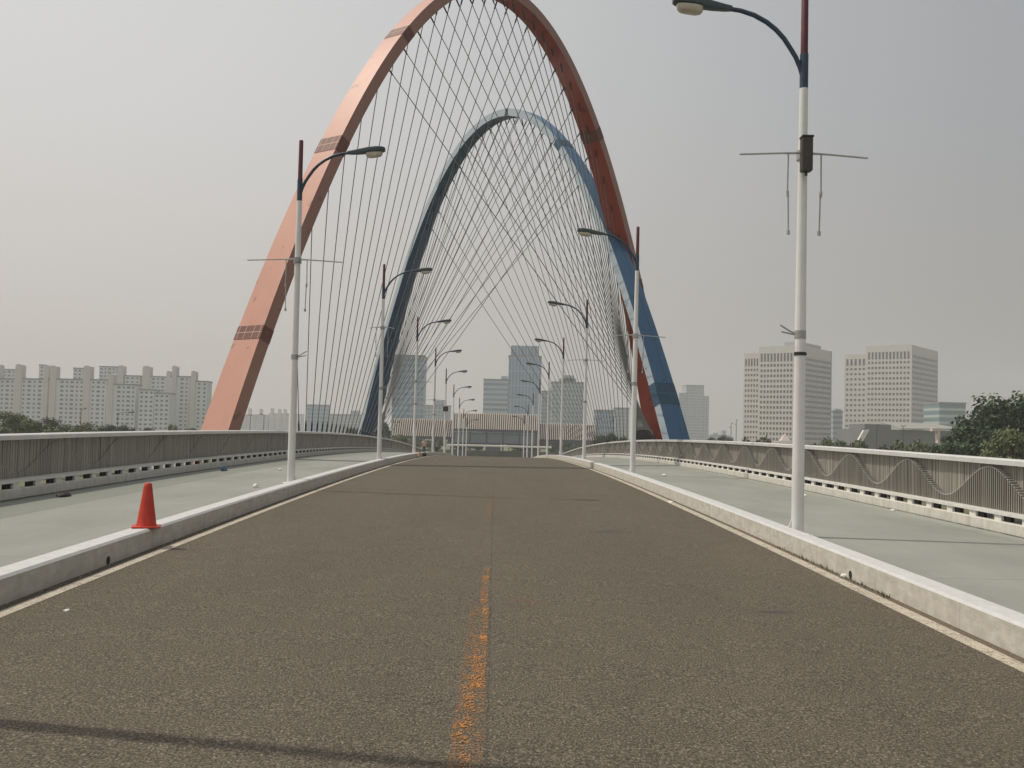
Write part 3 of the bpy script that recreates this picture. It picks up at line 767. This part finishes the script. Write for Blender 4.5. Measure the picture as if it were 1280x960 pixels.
slab('office_tower', 676, 688, 490, 850, 20, 'narrow hazy block between the two middle towers', CWg)
slab('office_tower', 689, 731, 479, 780, 26, 'grey tower with stepped crown behind the right cables', CWg, steps=((699, 719, 473), (703, 716, 469)))
slab('office_tower', 745, 768, 514, 760, 20, 'low bluish block behind the right cables', CW)
slab('office_tower', 769, 786, 511, 900, 20, 'low hazy block left of the blue arch foot', CWg)
slab('office_tower', 383, 408, 507, 1000, 20, 'low bluish block behind the left cables', CW)
slab('office_tower', 409, 452, 519, 1100, 20, 'long low hazy block behind the left cables', CWg, steps=((438, 447, 513),))
slab('office_tower', 857, 879, 482.5, 1150, 26, 'hazy tall slab right of the blue arch foot', CWg, steps=((879, 885.5, 495), (848, 857, 491)))
slab('office_tower', 887, 912, 545, 1300, 20, 'very hazy low roofs beyond the right parapet', CWg, steps=((892, 898, 541), (903, 908, 538)))
slab('office_building', 1174, 1207, 505, 640, 24, 'teal glass office building right of the twin towers', CWt, steps=((1180, 1193, 503),), cat='office building')
slab('office_building', 1041, 1053, 515, 760, 14, 'small pale block between the twin towers', CWh, steps=((1044, 1052, 511),), cat='office building')

def twin(cornx, lx, wx0, rx, topc, topw, D, label, pent, fs=1.0):
    """office tower with its corner to the camera: lit left face with windows, shaded right face with bands, lower wing"""
    pc = at(cornx, hz(cornx), D)
    al = rad(180-39); ar = rad(49)     # directions of the two faces
    dl = Vector((math.cos(al), math.sin(al))); dr = Vector((math.cos(ar), math.sin(ar)))
    def run(px, d):     # distance along d from the corner until it projects on column px
        lo, hi = 0.0, 120.0
        r0 = (at(px, hz(px), 1.0)-EYEP); k = r0.x/r0.y
        for _ in range(60):
            t = (lo+hi)/2; x = pc.x+d.x*t-CX; y = pc.y+d.y*t
            if (x/y-k)*(1 if d.x > 0 else -1) < 0: lo = t
            else: hi = t
        return lo
    Ll, Lw, Lr = run(lx, dl), run(wx0, dl), run(rx, dr)
    H = zrow(cornx, topc, D)-GROUND; HW = zrow(wx0, topw, D+.7*Lw)-GROUND
    root = empty('office_tower', (pc.x, pc.y, GROUND), math.atan2(-dl.y, -dl.x), label=label, cat='office tower', group='twin office towers on the right')
    # local frame: +x runs from left end to the corner; left face is y=0 plane, body behind it (+y)
    q = MB(); q.box(-Ll, 0, 0, Lr, 0, H); q.build('wall', [OFFW], root)
    q = MB(); q.box(-Ll-.01, .0, -.02, Lr, H+.004, H+1.6); q.build('roof_parapet', OFFW, root)
    q = MB(); q.box(-Lw, -Ll-.005, 1.2, Lr*.8, 0, HW); q.build('wing', OFFW, root)
    p0, p1, pt = pent; a0 = run(p0, dl); HP = zrow(p0, pt, D+10)-GROUND
    q = MB(); q.box(-a0, -2.5, 4, Lr*.75, H+.02, HP); q.build('penthouse', OFFW2, root)
    cnt = 0; rest = MB()
    st = 3.62*fs; nr = int((H-10)/st)
    ncm, ncw = 12, 5
    def put(x, y, z, w, h):
        nonlocal cnt
        if cnt < 96: win(root, x, y, z, w, h, GL)
        else: rest.box(x-w/2, x+w/2, y-.12, y+.02, z, z+h)
        cnt += 1
    pw_ = (Ll-1.5)/ncm
    for r in range(-1, nr):
        z = H-12.5-r*st
        for k in range(ncm+1):
            x = -Ll+1.0+(k+.5)*pw_*.98
            if x > -.6: continue
            if r == -1: put(x, 0, H-9.0, pw_*.52, 5.6)
            elif z > 0: put(x, 0, z, pw_*.56, 1.75)
    ww = (Lw-Ll-1)/ncw
    for r in range(-1, int((HW-10)/st)):
        z = HW-12.5-r*st
        for k in range(ncw):
            x = -Lw+.6+(k+.5)*ww
            if r == -1: put(x, 1.2, HW-9.0, ww*.5, 5.2)
            elif z > 0: put(x, 1.2, z, ww*.52, 1.6)
    tag(rest.build('lower_windows', GL, root), kind='stuff')
    for r in range(nr):
        z = H-8-r*st
        if z < 0: continue
        q = MB(); q.box(.0, .1, 1.2, Lr-1.6, z, z+1.55*fs); q.build('window_band', GL, root)
    n = 12
    for k in range(n+1):
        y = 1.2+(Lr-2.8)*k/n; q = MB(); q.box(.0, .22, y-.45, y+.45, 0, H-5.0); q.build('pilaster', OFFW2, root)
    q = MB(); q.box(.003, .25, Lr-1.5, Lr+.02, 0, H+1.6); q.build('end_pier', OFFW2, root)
    return root
twin(1000.5, 947, 927.5, 1041.5, 434.5, 442, 700, 'left one of the two pale office towers, half hidden by the nearest lamp', (976, 1015, 427.5))
twin(1139, 1081.5, 1054, 1175, 433.5, 443.5, 790, 'right one of the two pale office towers, beside the teal building', (1108, 1148, 430.5), 1.13)

# low grey exhibition hall and white canopies on the right bank
def place(px, py, D): return at(px, py, D)
GREYH = mat('grey_hall_wall', (.17, .17, .172), .8, .06, .1); WHITE = mat('white_canopy', (.72, .68, .62), .6, .05, .4); WHP = mat('pinkish_panel', (.60, .50, .45), .6)
a = at(1078, hz(1078), 330); b_ = at(1212, hz(1212), 330); w = (b_-a).length
root = empty('exhibition_hall', (a.x, a.y, GROUND), math.atan2(b_.y-a.y, b_.x-a.x), label='low grey hall with sloping roof wings below the right office tower', cat='hall')
H = zrow(1140, 537.5, 330)-GROUND
q = MB(); q.box(0, w, 0, 25, 0, H); q.build('wall', GREYH, root)
q = MB(); q.add([(w*.35, -1, H+.1), (w*.92, -1, H+.5), (w*.92, 20, H+2.2), (w*.35, 20, H+2.6), (w*.35, -1, H+.4), (w*.92, -1, H+.8), (w*.92, 20, H+2.5), (w*.35, 20, H+2.9)], [(0, 1, 2, 3), (4, 5, 6, 7), (0, 1, 5, 4), (1, 2, 6, 5), (2, 3, 7, 6), (3, 0, 4, 7)]); q.build('roof', mat('hall_roof', (.30, .29, .26), .7), root)
q = MB(); q.box(w*.05, w*.3, 3, 18, H+.004, H+1.6); q.build('roof_plant', GREYH, root)
def flat_poly(name, pts, D, th, m, label, cat):
    b = MB(); P = [at(x, y, D) for x, y in pts]; n = len(P); base = Vector((sum(p.x for p in P)/n, D, GROUND))
    b.add([p-base for p in P]+[p-base+Vector((0, th, 0)) for p in P], [tuple(range(n)), tuple(range(2*n-1, n-1, -1))]+[(k, (k+1) % n, n+(k+1) % n, n+k) for k in range(n)])
    root = empty(name, base, label=label, cat=cat); o = b.build('panel', m, root); return root, P, base
r_, P, bs = flat_poly('slanted_sign', [(1073, 550), (1080, 537.5), (1087, 537), (1079, 551.5)], 210, .8, WHITE, 'white slanted panel standing above the shrubs on the right bank', 'sign panel')
q = MB(); q.box(-.25, .25, .2, .6, 0, at(1076, 548, 210).z-GROUND); q.build('post', GREYH, r_)
r_, P, bs = flat_poly('canopy_gate', [(1165.5, 535.5), (1175.5, 535.2), (1175.3, 541), (1174.8, 554), (1172.5, 554), (1172, 539), (1165.5, 539)], 215, 1.2, WHP, 'pinkish white angular gate post above the shrubs on the right bank', 'gate')
q = MB(); q.box(.35, .85, .2, .9, 0, at(1173, 553, 215).z-GROUND); q.build('post', WHP, r_)
p = at(981, 552, 230); root = empty('tent', (p.x, p.y, GROUND), label='small pinkish white pointed tent behind the right parapet', cat='tent')
hz_ = zrow(981, 551, 230)-GROUND; tz = zrow(981, 541.5, 230)-GROUND
q = MB(); q.add([(-1.1, -1.1, hz_), (1.1, -1.1, hz_), (1.1, 1.1, hz_), (-1.1, 1.1, hz_), (0, 0, tz)], [(0, 1, 4), (1, 2, 4), (2, 3, 4), (3, 0, 4), (3, 2, 1, 0)]); q.build('roof', mat('tent_fabric', (.62, .52, .47), .8), root)
for sx in (-1, 1):
    for sy_ in (-1, 1):
        q = MB(); q.box(sx*1.0-.05, sx*1.0+.05, sy_*1.0-.05, sy_*1.0+.05, 0, hz_-.01); q.build('leg', WHITE, root)

# gateway pavilion across the plaza
SLAT = mat('pavilion_pale_fin', (.92, .82, .73), .7, .03, .3); SLD = mat('pavilion_dark_back', (.11, .065, .05), .8); BEAM = mat('pavilion_beam', (.11, .11, .115), .7); GLP = mat('pavilion_glass', (.20, .24, .25), .2); CANW = mat('pavilion_canopy', (.66, .64, .58), .6)
GREENW = mat('hedge_wall', (.11, .135, .10), .9, .25, .6)
PD = 258
def wing(x0, x1, t0, t1, b0, b1, D, label, lean, fins):
    A, B = at(x0, t0, D), at(x1, t1, D); A2, B2 = at(x0, b0, D), at(x1, b1, D)
    base = Vector(((A.x+B.x)/2, D, GROUND)); root = empty('pavilion', base, label=label, cat='pavilion', group='gateway pavilion across the far plaza')
    zt, zb = (A.z+B.z)/2-GROUND, (A2.z+B2.z)/2-GROUND; x0_, x1_ = A.x-base.x, B.x-base.x
    q = MB(); q.box(x0_, x1_, .5, 9, zb+.05, zt-.25); q.build('fascia', SLD, root)
    q = MB(); q.box(x0_-.2, x1_+.2, .3, 9.2, zb-.75, zb+.02); q.build('beam', BEAM, root)
    n = fins
    for k in range(n):
        x = x0_+(k+.5)*(x1_-x0_)/n; q = MB(); wd_ = (x1_-x0_)/n*.26
        q.add([(x-wd_-lean, .0, zb), (x+wd_-lean, .0, zb), (x+wd_+lean, 0, zt), (x-wd_+lean, 0, zt), (x-wd_-lean, .52, zb), (x+wd_-lean, .52, zb), (x+wd_+lean, .52, zt), (x-wd_+lean, .52, zt)], [(0, 1, 2, 3), (7, 6, 5, 4), (0, 4, 5, 1), (1, 5, 6, 2), (2, 6, 7, 3), (3, 7, 4, 0)])
        q.build('fin', SLAT, root)
    nb = max(2, int((x1_-x0_)/4.2))
    for k in range(nb+1):
        x = x0_+.3+(x1_-x0_-.6)*k/nb; q = MB(); q.box(x-.18, x+.18, 1, 1.4, 0, zb-.76); q.build('column', BEAM, root)
    return root, x0_, x1_, zb, zt
wing(491, 566, 522.5, 524.5, 544.5, 546, PD+4, 'lower left wing of the striped pavilion across the plaza', .22, 28)
wing(673.5, 745.5, 528.5, 530.5, 549, 551, PD+4, 'lower right wing of the striped pavilion across the plaza', -.12, 27)
r_, x0_, x1_, zb, zt = wing(566, 672.5, 515.5, 518, 535.5, 538, PD, 'raised middle of the striped pavilion straight above the road end', .03, 40)
q = MB(); q.box(x0_, x1_, 1.1, 1.25, zb-3.4, zb-.8); q.build('glass_wall', GLP, r_)
q = MB(); q.box(x0_-1, x1_+1, .6, 3, zb-3.7, zb-3.42); q.build('sill_beam', BEAM, r_)
A = at(558, 557, 246); B = at(690, 557.5, 246)
root = empty('entrance_canopy', ((A.x+B.x)/2, 246, -6.98), label='long flat pale canopy in front of the striped pavilion', cat='canopy')
w2 = (B.x-A.x)/2; zc = A.z+6.98
q = MB(); q.box(-w2, w2, 0, 6, zc, zc+.32); q.build('roof', CANW, root)
for k in range(6):
    x = -w2+1+(2*w2-2)*k/5; q = MB(); q.box(x-.12, x+.12, .4, .7, 0, zc-.01); q.build('column', BEAM, root)
A = at(470, 560, 262); B = at(760, 560, 262); q = MB(); q.box(A.x, B.x, 262-7, 262-6.4, -6.98, A.z+.2)
tag(q.build('hedge_wall', GREENW), 'low dull green wall below the pavilion, across the end of the bridge', 'wall')
A = at(608, 549, 300); B = at(626, 549, 300); q = MB(); q.box(A.x, B.x, 300, 306, -7, A.z+1.0); q.box(A.x-.3, B.x+.3, 299.7, 306.3, A.z+1.003, A.z+1.3)
tag(q.build('kiosk', BEAM), 'dark block seen through the middle of the pavilion', 'kiosk')

# slim lamp posts on the banks
def post(px, ptop, D, label, arms, heads=1):
    p = at(px, ptop, D); root = empty('lamp_post', (p.x, p.y, GROUND), label=label, cat='lamp post', group='dark lamp posts on the banks'); H = p.z-GROUND
    q = MB(); q.tube([(0, 0, 0), (0, 0, H)], [.09, .055], 8); q.build('pole', M['socket'], root, smooth=True)
    for dx, dz in arms:
        q = MB(); q.tube([(0, 0, H-.2+dz), (dx*.6, 0, H+dz), (dx, 0, H+.05+dz)], .04, 6); q.tube([(dx*.8, 0, H+.02+dz), (dx*1.25, 0, H+.08+dz)], [.08, .14], 8); q.build('lamp_head', M['socket'], root, smooth=True)
    return root
post(101.5, 511, 190, 'dark lamp post above the left trees, with a short arm', [(.7, 0)])
post(147.5, 516, 190, 'dark lamp post with a long arm, right of the trees on the left bank', [(2.3, .1)])
post(313, 519, 230, 'dark lamp post just right of the salmon arch foot', [(.3, 0), (-.3, 0)])
post(330, 518, 230, 'dark lamp post with curved arm left of the first left lamp', [(-.7, 0)])
post(914, 529, 240, 'left one of a pair of dark lamp posts beyond the right parapet', [(.3, 0), (-.25, -1.0)])
post(920.5, 525, 240, 'right one of a pair of dark lamp posts beyond the right parapet', [(.2, 0), (-.2, -1.0)])
post(1096, 531, 225, 'dark lamp post below the right office tower, left of the gate', [(.4, 0)])
post(1129, 532.5, 225, 'dark twin headed lamp post in front of the grey hall', [(.4, 0), (-.4, 0)])
post(746.5, 524, 220, 'dark twin headed lamp post at the right end of the pavilion', [(.6, 0), (-.6, 0)])
post(767, 521, 215, 'dark lamp post behind the right cables', [(.4, 0), (-.3, -.8)])

# ------------------------------------------------------------------ trees
def leafmat(name, a, b, c_):
    m = mat(name, b, .6, spec=.3); g_ = NG(m); p = g_.pos()
    col = g_.ramp(g_.noise(p, .55, 4, .6), [(.3, a), (.5, b), (.72, c_)])
    g_.l(col, g_.b.inputs['Base Color']); return m
LF = [leafmat('dark_leaves', (.022, .040, .016), (.040, .066, .024), (.075, .100, .034)),
      leafmat('olive_leaves', (.075, .092, .036), (.125, .145, .056), (.18, .195, .08))]
BARK = mat('bark', (.09, .075, .06), .9, .3, 5)
def tree_mesh(seed, n_clump, n_leaf, rx, rz, cz, leaf):
    rr = random.Random(seed); b = MB(); clumps = []
    for i in range(n_clump):
        while True:
            v = Vector((rr.uniform(-1, 1), rr.uniform(-1, 1), rr.uniform(-1, 1)))
            if .2 < v.length < 1: break
        v = v.normalized()*(v.length**.45)
        k = rr.uniform(.16, .36)
        clumps.append((Vector((v.x*rx*.86, v.y*rx*.86, cz+v.z*rz*.86)), k*rx, k*rz*rr.uniform(.6, .95)))
    for cc, cr_, cz_ in clumps:
        for j in range(n_leaf):
            d = Vector((rr.gauss(0, 1), rr.gauss(0, 1), rr.gauss(0, 1))).normalized()*rr.uniform(.35, 1.08)
            p = cc+Vector((d.x*cr_, d.y*cr_, d.z*cz_))
            nrm = (d+Vector((rr.gauss(0, .5), rr.gauss(0, .5), rr.gauss(.4, .5)))).normalized()
            t = nrm.orthogonal().normalized(); t = Matrix.Rotation(rr.uniform(0, 6.28), 3, nrm) @ t; bt = nrm.cross(t)
            l = leaf*rr.uniform(.6, 1.3); w_ = l*.5
            b.add([p-t*l*.5, p+bt*w_*.5-nrm*l*.05, p+t*l*.5, p-bt*w_*.5+nrm*l*.08], [(0, 1, 2, 3)])
    return b, clumps
def make_tree(seed, h, rx, m, label, cat='tree', group=None, nc=34, nl=170, leaf=.34, trunk=.3):
    root = empty('tree' if cat == 'tree' else 'shrub'); tag(root, label, cat, group)
    cz = h*(1-(1-trunk)/2); rz = h*(1-trunk)/2
    b, cl = tree_mesh(seed, nc, nl, rx, rz, cz, leaf); b.build('crown', m, root, fixn=False)
    t = MB(); r0 = h*.022
    t.tube([(0, 0, -.3), (.03*rx, 0, h*trunk), (-.04*rx, .03*rx, h*.6), (0, 0, h*.85)], [r0*1.3, r0, r0*.6, r0*.2], 8)
    for c0, _, _ in cl[::4]:
        s0 = Vector((0, 0, h*(trunk*.8+.15*random.random()))); t.tube([s0, s0.lerp(c0, .5)+Vector((0, 0, .05*h)), c0], [r0*.5, r0*.35, r0*.12], 6)
    t.build('trunk', BARK, root, smooth=True); return root
tA = make_tree(1, 10, 4.2, LF[0], '', 'tree', None, 60, 210, .36)
tB = make_tree(2, 9, 4.0, LF[0], '', 'tree', None, 60, 210, .36, .22)
tC = make_tree(3, 8, 3.4, LF[1], '', 'tree', None, 40, 200, .34, .15)
sA = make_tree(4, 3.0, 1.9, LF[0], '', 'shrub', None, 22, 110, .24, .06)
sB = make_tree(5, 2.6, 2.0, LF[1], '', 'shrub', None, 22, 110, .24, .06)
used = set()
def plant(proto, px, ptop, D, scale_w, label, group, rz=None):
    """a tree whose top shows at (px,ptop), standing on the bank D metres away"""
    p = at(px, ptop, D); H = p.z-GROUND
    o = copy_tree(proto) if proto.name in used else proto; used.add(proto.name)
    bh = {tA.name: 10, tB.name: 9, tC.name: 8, sA.name: 3.0, sB.name: 2.6}[proto.name]
    o.location = (p.x, p.y, GROUND); s = H/bh; o.scale = (s*scale_w, s*scale_w, s); o.rotation_euler = (0, 0, random.uniform(0, 6.28) if rz is None else rz)
    return tag(o, label, 'tree' if proto in (tA, tB, tC) else 'shrub', group)
G1, G2 = 'trees on the right bank', 'trees on the left bank'
plant(tA, 1284, 487, 104, 1.05, 'tallest dark green tree, cut by the right frame edge', G1)
plant(tB, 1256, 500, 110, .95, 'dark green tree beside the tallest one at the right frame edge', G1)
plant(tA, 1238, 512, 118, .85, 'dark green tree in the middle of the right hand clump', G1)
plant(tB, 1222, 528, 112, .8, 'small dark tree at the front of the right hand clump', G1)
plant(tA, 1203, 536, 122, .9, 'lowest dark tree at the left end of the right hand clump', G1)
plant(tC, 1268, 532, 98, .8, 'lighter olive tree in front of the tallest right hand tree', G1)
plant(tC, 4, 513, 150, .95, 'olive tree at the left frame edge behind the parapet', G2)
plant(tB, 24, 516, 158, .9, 'dark green tree second from the left frame edge', G2)
plant(tC, 40, 522, 150, .9, 'olive tree third from the left frame edge', G2)
plant(tA, 62, 520.5, 170, .7, 'thin dark tree left of the first lamp post on the left bank', G2)
plant(tC, 84, 529, 160, .9, 'low olive tree left of the lamp post on the left bank', G2)
plant(tC, 107, 527, 165, .8, 'low olive tree under the first lamp post on the left bank', G2)
plant(tB, 134, 530, 170, .85, 'low dark tree between the two lamp posts on the left bank', G2)
plant(tB, 158, 531, 180, .85, 'low dark tree right of the long armed lamp post', G2)
plant(tC, 216, 529, 230, .45, 'small olive tree in front of the tall right apartment block', G2)
plant(tB, 185, 534, 240, .8, 'low dark tree below the lowest apartment block', G2)
plant(tB, 240, 534.5, 240, .8, 'low dark tree next to the salmon arch foot', G2)
plant(tC, 440, 534, 260, .7, 'small olive tree far behind the left cables', G2)
plant(tC, 503, 542, 205, .9, 'olive bush-like tree at the left end of the pavilion', G2)
plant(tB, 480, 527, 215, .4, 'dark tree behind the navy arch foot', G2)
plant(tA, 764, 540, 190, .5, 'small dark tree at the right end of the pavilion', G1)
plant(tC, 776, 544, 180, .6, 'small olive tree behind the right cables', G1)
plant(tB, 752, 543, 195, .7, 'low dark tree in front of the right pavilion wing', G1)
plant(tA, 905, 543.5, 250, .8, 'low dark tree left of the twin office towers', G1)
plant(tB, 888, 546, 250, .6, 'lowest dark tree left of the pair of lamp posts', G1)
for i_, (x_, t_) in enumerate(((500, 545), (522, 547), (545, 546), (575, 543), (598, 544), (650, 543), (668, 546), (690, 549), (712, 549), (735, 550))):
    plant((tA, tB)[i_ % 2], x_, t_, 320+random.uniform(-8, 12), 1.25, '%s hazy tree from the left behind the striped pavilion' % ['first', 'second', 'third', 'fourth', 'fifth', 'sixth', 'seventh', 'eighth', 'ninth', 'tenth'][i_], 'trees behind the pavilion')
xs = [930, 943, 956, 968, 1018, 1034, 1046, 1060, 1072, 1086, 1100, 1112, 1124, 1138, 1150, 1162, 1176, 1188]
tops = [548, 547, 549, 549, 549, 546, 550, 549, 550, 551, 549, 552, 551, 552, 551, 553, 552, 552]
words = ['first', 'second', 'third', 'fourth', 'fifth', 'sixth', 'seventh', 'eighth', 'ninth', 'tenth', 'eleventh', 'twelfth', 'thirteenth', 'fourteenth', 'fifteenth', 'sixteenth', 'seventeenth', 'eighteenth']
for i, (x, t) in enumerate(zip(xs, tops)):
    plant(sA if i % 3 else sB, x+random.uniform(-2, 2), t-3.5+random.uniform(-1.5, .5), 150+random.uniform(-8, 25), .62, '%s bush from the left in the row above the right parapet' % words[i], 'bushes above the right parapet')
for t_ in (tA, tB, tC, sA, sB):
    pass

# ------------------------------------------------------------------ haze
hb_ = MB(); hb_.box(-1950, 1950, -1950, 1950, -11.6, 125)
hz_o = hb_.build('haze', None or M['dark']); hz_o.data.materials.clear()
hm = bpy.data.materials.new('haze_air'); hm.use_nodes = True; nt = hm.node_tree
for n in list(nt.nodes): nt.nodes.remove(n)
vo = nt.nodes.new('ShaderNodeVolumePrincipled'); ou = nt.nodes.new('ShaderNodeOutputMaterial')
vo.inputs['Color'].default_value = (.84, .86, .88, 1); vo.inputs['Density'].default_value = .00048; vo.inputs['Anisotropy'].default_value = .0
nt.links.new(vo.outputs[0], ou.inputs['Volume']); hz_o.data.materials.append(hm); tag(hz_o, kind='stuff')

# ------------------------------------------------------------------ light
AZ = Vector((-math.cos(rad(12)), math.sin(rad(12)))); EL = rad(57)
sun = bpy.data.lights.new('sun', 'SUN'); sun.energy = 2.7; sun.angle = rad(.8); sun.color = (1, .92, .80)
so = bpy.data.objects.new('sun', sun); COL.objects.link(so)
sd = Vector((AZ.x*math.cos(EL), AZ.y*math.cos(EL), math.sin(EL)))
so.rotation_euler = (-sd).to_track_quat('-Z', 'Y').to_euler()
W = bpy.data.worlds.new('World'); scene.world = W; W.use_nodes = True; nt = W.node_tree
bg = nt.nodes['Background']; bg.inputs['Strength'].default_value = .1
sk = nt.nodes.new('ShaderNodeTexSky'); sk.sky_type = 'NISHITA'; sk.sun_disc = False
sk.sun_elevation = EL; sk.sun_rotation = math.atan2(AZ.x, AZ.y); sk.dust_density = 6; sk.air_density = 1.2; sk.ozone_density = 1.0; sk.altitude = 50
hs = nt.nodes.new('ShaderNodeHueSaturation'); hs.inputs['Saturation'].default_value = .2; hs.inputs['Value'].default_value = .8
nt.links.new(sk.outputs[0], hs.inputs['Color'])
# thick summer haze: brighter towards the sun's side, warmer low down
def wn(t, **k):
    x = nt.nodes.new(t)
    for a_, b_ in k.items(): setattr(x, a_, b_)
    return x
tcw = wn('ShaderNodeTexCoord'); sx = wn('ShaderNodeSeparateXYZ'); nt.links.new(tcw.outputs['Generated'], sx.inputs[0])
def mr(src, a_, b_):
    x = wn('ShaderNodeMapRange', interpolation_type='SMOOTHERSTEP'); x.inputs['From Min'].default_value = a_; x.inputs['From Max'].default_value = b_; nt.links.new(src, x.inputs['Value']); return x.outputs[0]
def wmix(f, a_, b_):
    x = wn('ShaderNodeMix'); x.data_type = 'RGBA'
    if isinstance(f, float): x.inputs[0].default_value = f
    else: nt.links.new(f, x.inputs[0])
    for i, v in ((6, a_), (7, b_)):
        if isinstance(v, tuple): x.inputs[i].default_value = (*v, 1)
        else: nt.links.new(v, x.inputs[i])
    return x.outputs[2]
fx = mr(sx.outputs[0], -.62, .95); fz = mr(sx.outputs[2], -.05, .42)
low = wmix(fx, (7.3, 6.6, 6.1), (3.0, 2.9, 2.7)); high = wmix(fx, (7.9, 7.85, 7.8), (2.7, 2.9, 3.2))
mixc = wmix(fz, low, high)
nt.links.new(wmix(.8, hs.outputs[0], mixc), bg.inputs['Color'])

# ------------------------------------------------------------------ camera and render
cam = bpy.data.cameras.new('camera'); co = bpy.data.objects.new('camera', cam); COL.objects.link(co)
cam.sensor_width = 36; cam.lens = 36*FPX/1280; cam.clip_end = 6000; cam.clip_start = .05
mt = Matrix((RT, UP, -FWD)).transposed().to_4x4(); mt.translation = EYEP; co.matrix_world = mt
scene.camera = co
scene.view_settings.view_transform = 'Standard'; scene.view_settings.look = 'None'; scene.view_settings.exposure = 0; scene.view_settings.gamma = 1
scene.cycles.use_denoising = True
scene.cycles.max_bounces = 6; scene.cycles.volume_bounces = 1; scene.cycles.transparent_max_bounces = 8
